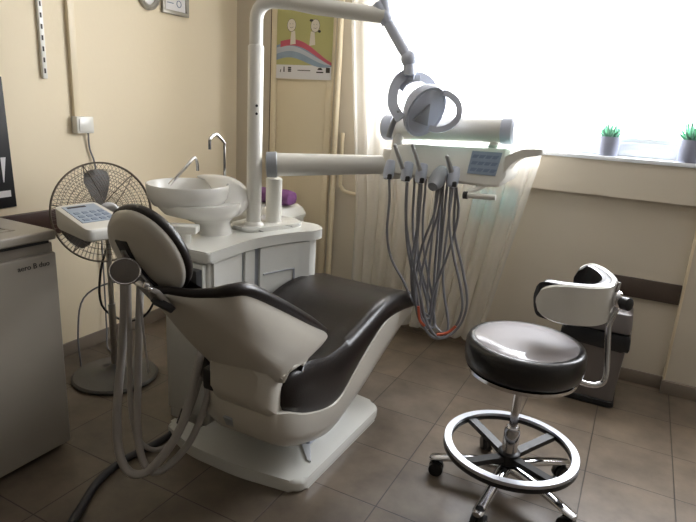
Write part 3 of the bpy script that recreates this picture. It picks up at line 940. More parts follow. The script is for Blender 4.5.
bm = NB()
loops = []
for (x, y, z, a, b) in ((-1.68, 2.04, 0.915, 0.09, 0.03), (-1.69, 2.09, 0.945, 0.10, 0.05), (-1.715, 2.13, 0.985, 0.10, 0.055), (-1.765, 2.155, 1.018, 0.09, 0.042), (-1.83, 2.165, 1.042, 0.07, 0.022), (-1.89, 2.155, 1.048, 0.05, 0.012)):
    loops.append([Vector((x, y, z)) + Vector((math.cos(q) * a * 0.6, math.cos(q) * a * 0.6, math.sin(q) * b)) for q in [2 * PI * k / 24 for k in range(24)]])
loft(bm, lerp_sections(loops, 4)); obj('spout_ridge', bm, 'ceramic', t, smooth=60)
bm = NB(); tube(bm, [(-1.95, 1.97, 1.02), (-1.92, 1.99, 1.06), (-1.90, 2.03, 1.105), (-1.90, 2.075, 1.14), (-1.90, 2.09, 1.142), (-1.90, 2.105, 1.12), (-1.90, 2.108, 1.08)], 0.0075, 10, smooth=4); obj('bowl_tap', bm, 'chrome', t)
bm = NB(); tube(bm, [(-1.88, 2.285, 1.03), (-1.885, 2.29, 1.19), (-1.885, 2.285, 1.21), (-1.885, 2.235, 1.248), (-1.885, 2.215, 1.25), (-1.885, 2.185, 1.235), (-1.885, 2.178, 1.22), (-1.885, 2.178, 1.18)], 0.0075, 10, smooth=4); obj('cup_filler', bm, 'chrome', t)
# small pull-out arm below the bowl towards the control panel
bm = NB(); obox(bm, (-1.70, 1.775, 0.880), ((0.88, 0.47, 0), (-0.47, 0.88, 0), (0, 0, 1)), (0.15, 0.07, 0.034), 0.006); tube(bm, [(-1.69, 1.79, 0.815), (-1.69, 1.79, 0.87)], 0.028, 14); obj('arm_joint', bm, 'unit', t)

# ------------------------------------------------------------------ operating lamp on its pole
PB = Vector((-1.625, 2.19, 0.840))
t = thing('operating_lamp', 'dental operating lamp on tall white pole curving over the chair', 'lamp', PB)
bm = NB()
lathe(bm, [(0.052, 0.0), (0.046, 0.012), (0.0355, 0.02), (0.0355, 0.815), (0.031, 0.822)], PB, n=24); obj('pole', bm, 'white', t)
ae = Vector((-1.105, 2.405, 1.808))
dirx = (ae - Vector((PB.x, PB.y, ae.z))).normalized()
pts = [PB + Vector((0, 0, 0.80)), PB + Vector((0, 0, 0.93))]
for k in range(1, 7):
    a = k / 6 * PI / 2
    pts.append(PB + Vector((0, 0, 0.93)) + dirx * (0.075 * (1 - math.cos(a))) + Vector((0, 0, 0.075 * math.sin(a))))
pts += [PB + Vector((0, 0, 1.005)) + dirx * 0.16, Vector((-1.38, 2.29, 1.832)), ae]
bm = NB(); tube(bm, pts, [0.030] * 8 + [0.033, 0.035, 0.033], 18); obj('boom', bm, 'white', t, smooth=50)
bm = NB()
for zz in (0.56, 0.525):
    bm = NB()
    lathe(bm, [(0.006, 0.0), (0.006, 0.002)], PB + Vector((0.026, -0.0245, zz)), (0.72, -0.69, 0), 10)
    obj('pole_button', bm, 'black', t)
jt = Vector((-0.985, 2.43, 1.635))
d_ = (jt - ae).normalized()
bm = NB(); tube(bm, [ae + Vector((0.0, 0.0, 0.05)) - d_ * 0.015, ae + d_ * 0.02, jt - d_ * 0.01], 0.024, 16); lathe(bm, [(0.027, -0.06), (0.030, -0.05), (0.030, 0.03), (0.026, 0.035)], ae, d_, 18); arm = obj('spring_arm', bm, 'lgrey', t, smooth=40)
bm = NB(); ball(bm, jt, 0.036, 18); lathe(bm, [(0.024, 0.0), (0.026, 0.03), (0.026, 0.065), (0.018, 0.07)], jt, Vector((0.15, 0, -1)), 18); obj('joint', bm, 'lgrey', t, smooth=50)
# yoke: a flat band curving round the head
LY = 2.44
def lp(u, v, y=LY):       # helper in the plane of the lamp: metres from the joint, x right / z up
    return Vector((jt.x + u, y, jt.z + v))
bm = NB()
tube(bm, [lp(0.03, -0.062), lp(-0.008, -0.062), lp(-0.038, -0.09, 2.42), lp(-0.048, -0.14, 2.40), lp(-0.038, -0.20, 2.385), lp(0.005, -0.255, 2.38)], 0.02, smooth=5, flat=(0.044, 0.016, (0.45, -0.9, 0.1)))
obj('yoke', bm, 'lgrey', t, smooth=40)
bm = NB()
tube(bm, [lp(0.0, -0.065, 2.47), lp(0.05, -0.072, 2.50), lp(0.085, -0.105, 2.53), lp(0.10, -0.15, 2.535)], 0.02, smooth=5, flat=(0.036, 0.014, (0.3, -0.9, 0.4)))
tube(bm, [lp(-0.03, -0.13, 2.43), lp(-0.012, -0.10, 2.44), lp(0.02, -0.08, 2.45), lp(0.05, -0.078, 2.46)], 0.02, smooth=5, flat=(0.028, 0.012, (0.2, -0.9, 0.4)))
obj('inner_band', bm, 'lgrey', t, smooth=40)
bm = NB(); tube(bm, [lp(-0.01, -0.22, 2.385), lp(-0.035, -0.285, 2.385), lp(-0.05, -0.335, 2.39)], [0.010, 0.012, 0.012], 10, smooth=4); obj('grip', bm, 'grey', t)
# head: egg-shaped housing tilted down
ha = Vector((0.62, -0.60, -0.35)).normalized()     # beam direction
hcn = Vector((jt.x + 0.075, 2.455, jt.z - 0.205))
hu = Vector((0.30, 0.05, 0.95)); hu = (hu - ha * hu.dot(ha)).normalized(); hv = ha.cross(hu)
def egg(bm, prof, ru=0.118, rv=0.088, n=36):
    loft(bm, [[hcn + ha * d + hu * (math.cos(2 * PI * k / n) * ru * s) + hv * (math.sin(2 * PI * k / n) * rv * s) for k in range(n)] for s, d in prof])
bm = NB(); egg(bm, [(0.05, -0.095), (0.35, -0.09), (0.65, -0.07), (0.88, -0.03), (1.0, 0.01), (1.02, 0.03), (0.98, 0.04), (0.9, 0.034), (0.5, 0.02)]); hd = obj('lamp_head', bm, 'lgrey', t, smooth=60)
bm = NB(); egg(bm, [(0.02, 0.024), (0.5, 0.026), (0.80, 0.032), (0.9, 0.04), (0.9, 0.036)]); obj('reflector_glass', bm, 'lgrey', hd, smooth=60)
bm = NB()
prism(bm, [(-0.052, -0.035), (0.042, 0.004), (-0.052, 0.045)], 0.036, 0.052, 0.006, to=lambda a, b, h: hcn + ha * h + hu * a + hv * b); obj('bulb_shield', bm, 'grey', hd)
bm = NB()
tube(bm, [hcn + Vector(q) for q in ((0.045, -0.01, 0.06), (0.10, 0.0, 0.07), (0.155, 0.0, 0.035), (0.17, -0.01, -0.02), (0.14, -0.02, -0.065), (0.09, -0.03, -0.085), (0.05, -0.03, -0.08))], 0.02, smooth=5, flat=(0.026, 0.014, (0.3, -1, 0.2)))
obj('handle_loop', bm, 'lgrey', hd, smooth=40)

# ------------------------------------------------------------------ instrument delivery arm and tray
AB = Vector((-1.607, 2.33, 0.840))
t = thing('instrument_tray', 'instrument delivery tray with hanging grey hoses on white swing arm', 'dental tray', AB)
bm = NB(); lathe(bm, [(0.043, 0.0), (0.040, 0.01), (0.040, 0.215), (0.03, 0.222), (0.012, 0.226), (0.012, 0.25)], AB, n=24); obj('arm_post', bm, 'white', t)
a0, a1 = Vector((-1.592, 2.242, 1.131)), Vector((-1.095, 2.58, 1.158))
ad = (a1 - a0).normalized()
bm = NB(); tube(bm, [a0 + ad * 0.04, a1], [0.056, 0.044], 24); obj('swing_arm', bm, 'white', t)
bm = NB(); lathe(bm, [(0.035, -0.005), (0.060, 0.0), (0.062, 0.045), (0.056, 0.05)], a0, ad, 24); obj('arm_collar', bm, 'grey', t)
bm = NB(); box(bm, -1.80, -1.765, 2.39, 2.42, 1.05, 1.20, 0.006); tube(bm, [(-1.78, 2.40, 0.84), (-1.78, 2.40, 1.06)], 0.012, 8); obj('back_plate', bm, 'white', t)
# tray body: side profile in yz lofted along x
TY = 2.47
def tsec(x, zb, zt, yf, yb, lean):
    return [Vector((x, yf + lean, zb + 0.012)), Vector((x, yf + lean + 0.012, zb)), Vector((x, yb, zb + 0.01)), Vector((x, yb + 0.01, zb + 0.03)), Vector((x, yb + 0.01, zt - 0.008)), Vector((x, yb, zt)), Vector((x, yf + 0.014 + lean + 0.04, zt)), Vector((x, yf + lean + 0.04, zt - 0.012))]
secs = [tsec(*a) for a in ((-1.075, 1.145, 1.235, TY + 0.02, 2.72, 0), (-1.06, 1.128, 1.255, TY, 2.76, 0), (-0.98, 1.122, 1.268, TY, 2.78, 0), (-0.85, 1.120, 1.272, TY, 2.79, 0), (-0.72, 1.118, 1.277, TY, 2.79, 0), (-0.56, 1.120, 1.283, TY, 2.78, 0), (-0.535, 1.130, 1.283, TY + 0.005, 2.77, 0), (-0.52, 1.155, 1.278, TY + 0.02, 2.75, 0))]
bm = NB(); loft(bm, lerp_sections(secs, 3)); tb = obj('tray_body', bm, 'white', t, smooth=40)
# right handle
bm = NB(); loops = []
for x, zb, zt, y0, y1 in ((-0.53, 1.18, 1.255, 2.49, 2.62), (-0.50, 1.225, 1.272, 2.49, 2.62), (-0.46, 1.252, 1.290, 2.49, 2.62), (-0.40, 1.268, 1.296, 2.50, 2.61), (-0.385, 1.274, 1.294, 2.51, 2.60)):
    loops.append([Vector((x, y0, zb)), Vector((x, y1, zb)), Vector((x, y1, zt)), Vector((x, y0, zt))])
loft(bm, lerp_sections(loops, 4)); obj('tray_handle', bm, 'white', t, smooth=50)
# keypad on the sloping front
bm = NB()
def fp(x, s, d):   # point on the tilted front: s 0 bottom .. 1 top
    z0, z1 = 1.134, 1.266 + 0.012 * ((x + 1.0) / 0.5)
    q = Vector((x, TY + 0.04 * s, z0 + (z1 - z0) * s)); return q + Vector((0, -0.96, 0.28)) * d
def fquad(bm, x0, x1, s0, s1, d):
    P = [fp(x0, s0, 0), fp(x1, s0, 0), fp(x1 + 0.012, s1, 0), fp(x0 + 0.006, s1, 0)]
    Q = [q + Vector((0, -0.96, 0.28)) * d for q in P]
    loft(bm, [P, Q])
fquad(bm, -0.685, -0.56, 0.24, 0.93, 0.004); kp = obj('keypad', bm, 'keypad', tb, smooth=None)
for r in range(3):
    for c in range(4):
        bm = NB(); fquad(bm, -0.675 + c * 0.029, -0.655 + c * 0.029, 0.32 + r * 0.2, 0.42 + r * 0.2, 0.0052); obj('button', bm, 'key', kp, smooth=None)
# holders, handpieces and hoses
HX = [-1.055, -0.965, -0.895, -0.805, -0.742]
for i, x in enumerate(HX):
    bm = NB(); lathe(bm, [(0.016, -0.045), (0.022, -0.04), (0.027, 0.0), (0.026, 0.03), (0.02, 0.045)] if i != 3 else [(0.022, -0.05), (0.032, -0.045), (0.038, 0.0), (0.036, 0.06), (0.022, 0.1)], (x, TY + 0.003, 1.146), (0.0, -0.35, -0.94) if i != 3 else (0, -0.9, -0.43), 18)
    obj('holder', bm, 'lgrey' if i != 3 else 'grey', t)
    bm = NB(); lathe(bm, [(0.010, 0.0), (0.012, 0.002), (0.012, 0.02), (0.008, 0.024)], (x + 0.012, TY - 0.02, 1.105), (0, 0, 1), 12); obj('ferrule', bm, 'dgrey', t)
for a, b, r in (((-0.975, 2.44, 1.16), (-1.015, 2.42, 1.262), 0.011), ((-0.89, 2.44, 1.16), (-0.93, 2.42, 1.27), 0.011), ((-0.745, 2.44, 1.17), (-0.765, 2.42, 1.235), 0.012)):
    bm = NB(); tube(bm, [a, Vector(a).lerp(Vector(b), 0.5), b], [r, r * 0.9, r * 0.7], 12); ball(bm, b, r * 0.8, 10); obj('handpiece', bm, 'steel', t)
bm = NB(); lathe(bm, [(0.001, 0.003), (0.012, 0.0), (0.016, -0.004)], Vector((-0.805, TY - 0.005, 1.158)) + Vector((0, -0.9, -0.43)) * 0.062 * 0 + Vector((0, -0.048, -0.022)), (0, -0.9, -0.43), 16); obj('holder_eye', bm, 'black', t)
hy = 2.455
hoses = [
    [(-1.045, hy, 1.11), (-1.035, hy, 1.0), (-1.035, hy, 0.85), (-1.01, hy + 0.02, 0.72), (-0.945, hy + 0.03, 0.62), (-0.868, hy + 0.04, 0.50), (-0.80, hy + 0.12, 0.46), (-0.90, 2.60, 0.80), (-0.93, 2.64, 1.125)],
    [(-0.955, hy, 1.10), (-0.95, hy, 0.98), (-0.925, hy, 0.80), (-0.87, hy, 0.62), (-0.83, hy + 0.02, 0.46), (-0.79, hy + 0.05, 0.40), (-0.84, hy + 0.12, 0.50), (-0.95, 2.60, 0.80), (-0.99, 2.64, 1.125)],
    [(-0.945, hy - 0.02, 1.10), (-0.93, hy - 0.02, 0.90), (-0.885, hy - 0.02, 0.74), (-0.835, hy - 0.01, 0.58), (-0.79, hy, 0.44), (-0.73, hy + 0.05, 0.36), (-0.66, hy + 0.09, 0.42), (-0.632, hy + 0.09, 0.55), (-0.665, hy + 0.06, 0.72), (-0.715, hy + 0.03, 0.90), (-0.728, hy + 0.02, 1.10)],
    [(-0.885, hy, 1.10), (-0.885, hy, 0.90), (-0.895, hy, 0.72), (-0.87, hy, 0.55), (-0.80, hy + 0.04, 0.41), (-0.78, hy + 0.08, 0.44), (-0.90, hy + 0.12, 0.70), (-0.94, 2.60, 0.90), (-0.96, 2.64, 1.12)],
    [(-0.875, hy - 0.02, 1.10), (-0.872, hy - 0.02, 0.88), (-0.87, hy - 0.02, 0.66), (-0.84, hy, 0.48), (-0.77, hy + 0.05, 0.355), (-0.71, hy + 0.09, 0.40), (-0.78, hy + 0.14, 0.66), (-0.79, 2.64, 1.12)],
    [(-0.80, hy, 1.09), (-0.81, hy, 0.97), (-0.85, hy, 0.82), (-0.868, hy, 0.66), (-0.845, hy, 0.48), (-0.80, hy + 0.05, 0.40), (-0.80, hy + 0.12, 0.60), (-0.84, 2.64, 1.12)],
    [(-0.79, hy + 0.02, 1.09), (-0.80, hy + 0.02, 0.95), (-0.83, hy + 0.02, 0.82), (-0.85, hy + 0.02, 0.62), (-0.82, hy + 0.04, 0.45), (-0.80, hy + 0.12, 0.52), (-0.82, 2.64, 1.12)],
    [(-0.745, hy, 1.10), (-0.735, hy, 0.95), (-0.70, hy, 0.80), (-0.645, hy, 0.64), (-0.63, hy, 0.54), (-0.67, hy + 0.04, 0.43), (-0.75, hy + 0.08, 0.385), (-0.81, 2.58, 0.50), (-0.85, 2.64, 1.12)],
    [(-0.725, hy + 0.02, 1.10), (-0.705, hy + 0.03, 0.97), (-0.735, hy + 0.03, 0.78), (-0.785, hy + 0.04, 0.60), (-0.80, hy + 0.05, 0.47), (-0.84, 2.56, 0.60), (-0.87, 2.64, 1.12)],
]
for h in hoses:
    bm = NB(); tube(bm, h, 0.0062, 8, smooth=7); obj('hose', bm, 'hosedark', t)
for h in ([(-0.838, hy - 0.012, 0.52), (-0.825, hy - 0.012, 0.455), (-0.80, hy - 0.005, 0.425)], [(-0.735, hy - 0.004, 0.395), (-0.69, hy + 0.015, 0.41), (-0.655, hy + 0.02, 0.45)]):
    bm = NB(); tube(bm, h, 0.0068, 8, smooth=5); obj('hose_sleeve', bm, 'orange', t, label='short orange section of hose')
# lower handle bar with black end
bm = NB(); tube(bm, [(-0.665, 2.45, 1.075), (-0.54, 2.45, 1.080)], 0.013, 12); tube(bm, [(-0.60, 2.50, 1.125), (-0.665, 2.46, 1.085)], 0.012, 10); gb = obj('grip_bar', bm, 'white', t)
bm = NB(); lathe(bm, [(0.012, 0), (0.017, 0.002), (0.017, 0.02), (0.012, 0.022)], (-0.662, 2.45, 1.075), (-1, 0, -0.05), 12); obj('end_cap', bm, 'black', gb)
# upper cross arm with end caps, carried on a bracket above the tray
u0, u1 = Vector((-1.125, 2.60, 1.334)), Vector((-0.553, 2.60, 1.358))
ud = (u1 - u0).normalized()
bm = NB(); tube(bm, [u0, u0 + ud * 0.004, u1 - ud * 0.004, u1], [0.05, 0.054, 0.054, 0.052], 28); ca = obj('cross_arm', bm, 'white', t)
for c, dd in ((u1, ud), (u0, -ud)):
    bm = NB(); lathe(bm, [(0.05, -0.03), (0.060, -0.026), (0.060, 0.02), (0.05, 0.03), (0.03, 0.033), (0.001, 0.034)], c, dd, 28); obj('arm_end_cap', bm, 'lgrey', ca)
bm = NB(); tube(bm, [(-1.06, 2.56, 1.22), (-1.065, 2.57, 1.28), (-1.05, 2.58, 1.33)], [0.030, 0.024, 0.024], 14); obj('arm_bracket', bm, 'white', t)
bm = NB(); lathe(bm, [(0.044, -0.07), (0.048, -0.06), (0.048, 0.06), (0.042, 0.07)], (-1.085, 2.57, 1.165), (0, 0, 1), 20); obj('elbow', bm, 'white', t)
bm = NB(); tube(bm, [(-0.62, 2.60, 1.27), (-0.60, 2.60, 1.33)], 0.02, 12); obj('arm_support', bm, 'white', t)
# green glass instrument plate lying on the tray
bm = NB(); box(bm, -0.99, -0.50, 2.495, 2.572, 1.2855, 1.292, 0.0015)
gp = tag(obj('glass_plate', bm, 'greenglass'), 'thin green tinted glass plate lying on top of the instrument tray', 'glass plate')

# ------------------------------------------------------------------ assistant panel with suction hoses
t = thing('assistant_panel', 'white wedge shaped control panel with keypad in front of the fan', 'control panel', (-1.80, 1.42, 0.88))
# panel: top quad corners
A_ = Vector((-1.925, 1.352, 1.000)); B_ = Vector((-1.930, 1.540, 0.997)); C_ = Vector((-1.655, 1.490, 0.950)); D_ = Vector((-1.672, 1.297, 0.955))
dn = Vector((0.02, 0, -0.075))
bm = NB()
mid = [A_, B_, C_, D_]
def ring_of(cs, r=0.03, dz=0.0, sh=0.0):
    cen = sum(cs, Vector()) / 4
    out = []
    for i in range(4):
        a, b, c = cs[i - 1], cs[i], cs[(i + 1) % 4]
        s, e = b + (a - b).normalized() * r, b + (c - b).normalized() * r
        for k in range(6):
            tt = k / 5
            q = s * (1 - tt) ** 2 + b * 2 * tt * (1 - tt) + e * tt * tt
            out.append(q + (cen - q) * sh + Vector((0, 0, dz)))
    return out
dep = [0.082, 0.082, 0.045, 0.045]
loft(bm, [ring_of([c - Vector((0, 0, q)) for c, q in zip(mid, dep)], 0.03, 0, 0.06), ring_of([c - Vector((0, 0, q * 0.85)) for c, q in zip(mid, dep)], 0.03, 0, 0.01), ring_of(mid, 0.03, -0.012, 0.0), ring_of(mid, 0.03, -0.002, 0.01), ring_of(mid, 0.03, 0.0, 0.04)])
pb = obj('housing', bm, 'white', t, smooth=50)
def pq(u, v, d=0.0): return (A_ * (1 - u) + D_ * u) * (1 - v) + (B_ * (1 - u) + C_ * u) * v + Vector((0.12, 0, 0.97)) * d
bm = NB(); loft(bm, [[pq(0.10, 0.12), pq(0.74, 0.10), pq(0.74, 0.88), pq(0.10, 0.88)], [pq(0.10, 0.12, 0.002), pq(0.74, 0.10, 0.002), pq(0.74, 0.88, 0.002), pq(0.10, 0.88, 0.002)]]); kp = obj('keypad', bm, 'keypad', pb, smooth=None)
for r in range(3):
    for c in range(4):
        u, v = 0.36 + r * 0.13, 0.18 + c * 0.18
        bm = NB(); loft(bm, [[pq(u, v, d), pq(u + 0.07, v, d), pq(u + 0.07, v + 0.11, d), pq(u, v + 0.11, d)] for d in (0.001, 0.0035)]); obj('button', bm, 'key', kp, smooth=None)
bm = NB(); loft(bm, [[pq(0.14, 0.2, d), pq(0.19, 0.2, d), pq(0.19, 0.62, d), pq(0.14, 0.62, d)] for d in (0.001, 0.003)]); obj('display_bar', bm, 'ink', kp, smooth=None)
bm = NB(); tube(bm, [(-1.76, 1.50, 0.87), (-1.75, 1.60, 0.85), (-1.735, 1.66, 0.85)], 0.022, 12, smooth=3); obox(bm, (-1.56, 1.46, 0.865), ((0.85, -0.5, 0), (0.5, 0.85, 0), (0, 0, 1)), (0.30, 0.06, 0.05), 0.01); obj('support_arm', bm, 'white', t)
# suction hoses: down from the holder, along the floor and back up to the cabinet
sh_ = [
    ([(-1.50, 1.30, 0.90), (-1.50, 1.29, 0.70), (-1.52, 1.28, 0.50), (-1.52, 1.25, 0.30), (-1.49, 1.23, 0.16), (-1.44, 1.24, 0.10), (-1.38, 1.28, 0.13), (-1.31, 1.35, 0.28), (-1.29, 1.42, 0.50), (-1.36, 1.54, 0.60), (-1.54, 1.69, 0.56)], 0.0155),
    ([(-1.44, 1.32, 0.89), (-1.45, 1.31, 0.70), (-1.45, 1.29, 0.45), (-1.44, 1.27, 0.25), (-1.41, 1.27, 0.13), (-1.36, 1.30, 0.11), (-1.29, 1.38, 0.22), (-1.26, 1.45, 0.42), (-1.36, 1.57, 0.55), (-1.55, 1.69, 0.50)], 0.013),
    ([(-1.46, 1.28, 0.88), (-1.47, 1.28, 0.60), (-1.47, 1.27, 0.36), (-1.45, 1.28, 0.22), (-1.41, 1.33, 0.16), (-1.36, 1.40, 0.22), (-1.33, 1.48, 0.42), (-1.40, 1.57, 0.54), (-1.57, 1.69, 0.53)], 0.009),
]
for h, r in sh_:
    bm = NB(); tube(bm, h, r, 12, smooth=7); obj('suction_hose', bm, 'hose', t)
bm = NB()
tube(bm, [(-1.42, 1.28, 0.87), (-1.425, 1.30, 0.66), (-1.42, 1.31, 0.48)], 0.004, 6, smooth=4)
obj('thin_tube', bm, 'steel', t)
for x, y in ((-1.50, 1.30), (-1.44, 1.32)):
    bm = NB(); lathe(bm, [(0.014, -0.02), (0.02, -0.015), (0.022, 0.03), (0.018, 0.07), (0.012, 0.09)], (x, y, 0.885), n=14); obj('suction_grip', bm, 'lgrey', t)
# thick hose lying on the floor towards the camera
bm = NB(); tube(bm, [(-1.60, 1.672, 0.10), (-1.60, 1.62, 0.03), (-1.61, 1.50, 0.0155), (-1.63, 1.36, 0.0155), (-1.605, 1.22, 0.0155), (-1.53, 1.08, 0.0155), (-1.47, 0.97, 0.0155)], 0.0150, 12, smooth=6)
tag(obj('floor_hose', bm, 'dgrey'), 'thick dark grey hose lying on the floor tiles beside the refrigerator', 'hose')

# ------------------------------------------------------------------ white bin with purple packet behind the unit
t = thing('storage_bin', 'white lidded storage bin standing behind the lamp pole', 'bin', (-2.10, 2.93, 0))
bm = NB(); loops = []
for z, w in ((0.0, 0.17), (0.02, 0.18), (0.72, 0.215)):
    loops.append([Vector((-2.09 + a * w, 2.93 + b * w * 0.75, z)) for a, b in roundpoly([(-1, -1), (1, -1), (1, 1), (-1, 1)], 0.25, 4)])
loft(bm, loops); obj('body', bm, 'unit', t)
bm = NB(); loops = []
for z, w in ((0.721, 0.225), (0.74, 0.228), (0.775, 0.21), (0.80, 0.18), (0.805, 0.10)):
    loops.append([Vector((-2.09 + a * w, 2.93 + b * w * 0.75, z)) for a, b in roundpoly([(-1, -1), (1, -1), (1, 1), (-1, 1)], 0.3, 4)])
loft(bm, loops); obj('lid', bm, 'unit', t)
bm = NB(); loops = []
for x, r in ((-2.12, 0.02), (-2.11, 0.042), (-2.02, 0.048), (-1.94, 0.046), (-1.885, 0.044), (-1.875, 0.03)):
    loops.append([Vector((x, 2.92, 0.852)) + Vector((0, math.cos(q) * r * 1.3, math.sin(q) * r + 0.004 * math.sin(3 * q + x * 40))) for q in [2 * PI * k / 20 for k in range(20)]])
loft(bm, lerp_sections(loops, 3)); tag(obj('purple_roll', bm, 'purple'), 'purple rolled packet lying on the white storage bin', 'packet')

# ------------------------------------------------------------------ stool with curved armrest
SC = Vector((-0.270, 2.025, 0))
t = thing('dentist_stool', 'round black dentist stool with chrome foot ring and curved backrest', 'stool', SC)
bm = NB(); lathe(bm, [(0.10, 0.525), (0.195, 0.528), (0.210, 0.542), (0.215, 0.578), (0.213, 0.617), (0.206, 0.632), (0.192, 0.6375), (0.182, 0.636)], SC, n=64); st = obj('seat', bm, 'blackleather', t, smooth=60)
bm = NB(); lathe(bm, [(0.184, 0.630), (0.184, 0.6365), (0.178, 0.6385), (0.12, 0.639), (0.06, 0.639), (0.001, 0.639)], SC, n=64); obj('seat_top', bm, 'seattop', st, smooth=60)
bm = NB(); lathe(bm, [(0.17, 0.510), (0.200, 0.512), (0.202, 0.526), (0.17, 0.527)], SC, n=48); tube(bm, [SC + Vector((0.0, 0, 0.485)), SC + Vector((0, 0, 0.525))], 0.06, 20); obj('seat_plate', bm, 'chrome', t)
bm = NB(); lathe(bm, [(0.016, 0.10), (0.016, 0.495)], SC, n=20); lathe(bm, [(0.030, 0.10), (0.030, 0.262), (0.026, 0.27), (0.026, 0.278), (0.022, 0.283)], SC, n=24); obj('gas_column', bm, 'chrome', t)
bm = NB()
lathe(bm, [(0.225, 0.192), (0.252, 0.190), (0.252, 0.204), (0.225, 0.204)], SC, n=72, ring=True); obj('foot_ring', bm, 'ring', t, smooth=40)
bm = NB(); lathe(bm, [(0.224, 0.176), (0.254, 0.174), (0.254, 0.1895), (0.224, 0.1895)], SC, n=72, ring=True); obj('ring_underside', bm, 'black', t, smooth=40)
bm = NB()
for k in range(4):
    a = math.radians(55 + 90 * k)
    d = Vector((math.cos(a), math.sin(a), 0))
    tube(bm, [SC + d * 0.02 + Vector((0, 0, 0.150)), SC + d * 0.12 + Vector((0, 0, 0.166)), SC + d * 0.238 + Vector((0, 0, 0.182))], 0.02, flat=(0.034, 0.02, (0, 0, 1)))
lathe(bm, [(0.036, 0.125), (0.042, 0.13), (0.042, 0.172), (0.034, 0.178)], SC, n=24)
obj('ring_spokes', bm, 'black', t, smooth=40)
for a_ in (191, 263, 335, 47, 119):
    a = math.radians(a_)
    d = Vector((math.cos(a), math.sin(a), 0))
    bm = NB(); loops = []
    sd = Vector((-d.y, d.x, 0))
    for q, z, w, h in ((0.01, 0.108, 0.028, 0.020), (0.10, 0.105, 0.024, 0.018), (0.21, 0.088, 0.021, 0.014), (0.277, 0.076, 0.022, 0.011), (0.30, 0.072, 0.016, 0.009)):
        loops.append([SC + d * q + Vector((0, 0, z)) + sd * (w * math.cos(2 * PI * k / 12)) + Vector((0, 0, h * math.sin(2 * PI * k / 12))) for k in range(12)])
    loft(bm, lerp_sections(loops, 3)); lg = obj('leg', bm, 'chrome', t, smooth=50)
    wc = SC + d * 0.283
    bm = NB()
    for s in (-1, 1):
        lathe(bm, [(0.012, -0.010), (0.028, -0.009), (0.030, 0.0), (0.028, 0.009), (0.012, 0.010)], wc + Vector((-d.x * 0.012, -d.y * 0.012, 0.0300)) + sd * 0.014 * s, sd, 20)
    tube(bm, [wc + Vector((0, 0, 0.03)), wc + Vector((0, 0, 0.068))], 0.009, 8)
    obj('caster', bm, 'black', lg)
# curved backrest: C-shaped band, apex on the right, open to the left
bcx = Vector((-0.125, 2.26, 0.0))
path = [(-0.288, 2.130), (-0.250, 2.088), (-0.16, 2.085), (-0.075, 2.118), (-0.035, 2.170), (-0.025, 2.26), (-0.055, 2.36), (-0.11, 2.43), (-0.17, 2.44)]
pth = catmull([(x, y, 0) for x, y in path], 6)
def c_band(off0, off1, z0f, z1f, i0=0, i1=None):
    bm = NB(); loops = []
    i1 = len(pth) if i1 is None else i1
    for i in range(i0, i1):
        tg = (pth[min(i + 1, len(pth) - 1)] - pth[max(i - 1, 0)]).normalized()
        nn = Vector((-tg.y, tg.x, 0))    # towards the inside (left of travel)
        u = i / (len(pth) - 1)
        e = min(1.0, (i - i0) / 8.0, (i1 - 1 - i) / 8.0)
        rr = math.sqrt(max(0.0, 1 - (1 - e) ** 2))
        h = 0.070 * (0.12 + 0.88 * rr)
        zc = z0f + (z1f - z0f) * u
        a, b = pth[i] + nn * off0, pth[i] + nn * off1
        loops.append([a + Vector((0, 0, zc - h)), a * 0.5 + b * 0.5 + Vector((0, 0, zc - h - 0.006)), b + Vector((0, 0, zc - h)), b + Vector((0, 0, zc)), b + Vector((0, 0, zc + h)), a * 0.5 + b * 0.5 + Vector((0, 0, zc + h + 0.006)), a + Vector((0, 0, zc + h)), a + Vector((0, 0, zc))])
    loft(bm, loops)
    return bm
br_ = obj('backrest_shell', c_band(-0.012, 0.006, 0.778, 0.795, 5), 'white', t, smooth=50)
obj('backrest_pad', c_band(0.007, 0.040, 0.778, 0.795), 'blackleather', t, smooth=50)
bm = NB(); tube(bm, [(-0.13, 2.09, 0.512), (-0.05, 2.135, 0.478), (-0.005, 2.16, 0.478), (0.010, 2.17, 0.51), (0.000, 2.185, 0.60), (-0.012, 2.195, 0.70), (0.000, 2.205, 0.76), (-0.003, 2.21, 0.81)], 0.011, 12, smooth=5); obj('support_rod', bm, 'chrome', t)
bm = NB(); ball(bm, (-0.002, 2.21, 0.80), 0.030, 16, (0.8, 1, 1.15)); tube(bm, [(-0.01, 2.21, 0.82), (-0.008, 2.21, 0.865)], 0.010, 10); pv = obj('pivot', bm, 'chrome', t)
bm = NB(); lathe(bm, [(0.018, 0), (0.024, 0.004), (0.024, 0.03), (0.018, 0.034)], (0.016, 2.195, 0.795), (0.8, -0.55, 0.1), 16); obj('clamp_knob', bm, 'black', pv)

# ------------------------------------------------------------------ pedal bin behind the stool
t = thing('waste_bin', 'grey plastic waste bin with black bag by the window wall', 'bin', (-0.07, 3.08, 0))
def rrect(cx, cy, w, d, z, r=0.2):
    return [Vector((cx + a * w, cy + b * d, z)) for a, b in roundpoly([(-1, -1), (1, -1), (1, 1), (-1, 1)], r, 4)]
bm = NB(); loft(bm, [rrect(-0.07, 3.08, 0.135, 0.10, 0.022), rrect(-0.07, 3.08, 0.152, 0.115, 0.37), rrect(-0.07, 3.08, 0.145, 0.108, 0.37), rrect(-0.07, 3.08, 0.130, 0.095, 0.05)]); obj('body', bm, 'bin', t)
bm = NB(); loft(bm, [rrect(-0.07, 3.08, 0.138, 0.105, 0.0), rrect(-0.07, 3.08, 0.145, 0.112, 0.008), rrect(-0.07, 3.08, 0.143, 0.110, 0.032), rrect(-0.07, 3.08, 0.137, 0.104, 0.036)]); obj('foot', bm, 'black', t)
bm = NB(); lp_ = []
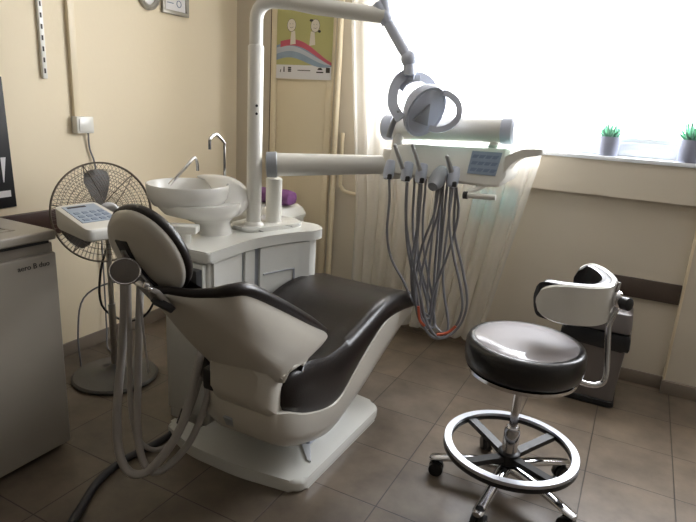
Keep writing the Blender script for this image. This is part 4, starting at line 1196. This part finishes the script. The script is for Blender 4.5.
for z, g in ((0.325, 1.06), (0.34, 1.10), (0.385, 1.07), (0.405, 1.02), (0.40, 0.96), (0.30, 0.85)):
    rw = rrect(-0.07, 3.08, 0.152 * g, 0.117 * g, z)
    lp_.append([q + Vector((0, 0, 0.008 * math.sin(i * 2.1) if z < 0.36 else 0)) for i, q in enumerate(rw)])
loft(bm, lp_); obj('bag', bm, 'binbag', t)
bm = NB(); loft(bm, [rrect(-0.03, 3.08, 0.118, 0.095, 0.406, 0.3), rrect(-0.03, 3.08, 0.120, 0.097, 0.43, 0.3), rrect(-0.03, 3.09, 0.112, 0.085, 0.50, 0.3), rrect(-0.03, 3.10, 0.095, 0.06, 0.52, 0.3)]); obj('lid', bm, 'bin', t)

# ------------------------------------------------------------------ potted succulents on the sill
def potted(x, y, r, h, lab, leaf_h, rl):
    z0 = WIN_Z0
    t = thing('potted_succulent', lab, 'plant', (x, y, z0))
    bm = NB(); lathe(bm, [(r * 0.6, 0), (r * 0.9, 0.0), (r * 0.93, 0.004), (r, h - 0.004), (r, h), (r * 0.9, h), (r * 0.88, h - 0.02), (0.001, h - 0.02)], (x, y, z0), n=36); obj('pot', bm, 'pot', t)
    bm = NB(); lathe(bm, [(0.001, h - 0.008), (r * 0.87, h - 0.012), (r * 0.87, h - 0.019), (0.001, h - 0.019)], (x, y, z0), n=24); obj('soil', bm, 'soil', t)
    bm = NB()
    for k in range(26):
        a = k * 2.399
        tilt = 0.12 + 0.85 * (k / 26)
        L = leaf_h * (1.0 - 0.35 * (k / 26)) * rl.uniform(0.85, 1.1)
        d = Vector((math.cos(a), math.sin(a), 0))
        b0 = Vector((x, y, z0 + h - 0.015)) + d * 0.008
        tip = b0 + d * (L * math.sin(tilt)) + Vector((0, 0, L * math.cos(tilt)))
        m_ = b0.lerp(tip, 0.5) + d * 0.006
        tube(bm, [b0, m_, tip], [0.007, 0.0075, 0.0006], 6, smooth=3)
    obj('leaves', bm, 'leaf', t, smooth=60)
rl = random.Random(3)
potted(-0.184, 3.388, 0.054, 0.100, 'small spiky succulent in slate pot standing on the window sill', 0.105, rl)
potted(0.198, 3.383, 0.060, 0.112, 'bushy succulent in a larger slate pot at right edge of the sill', 0.13, rl)
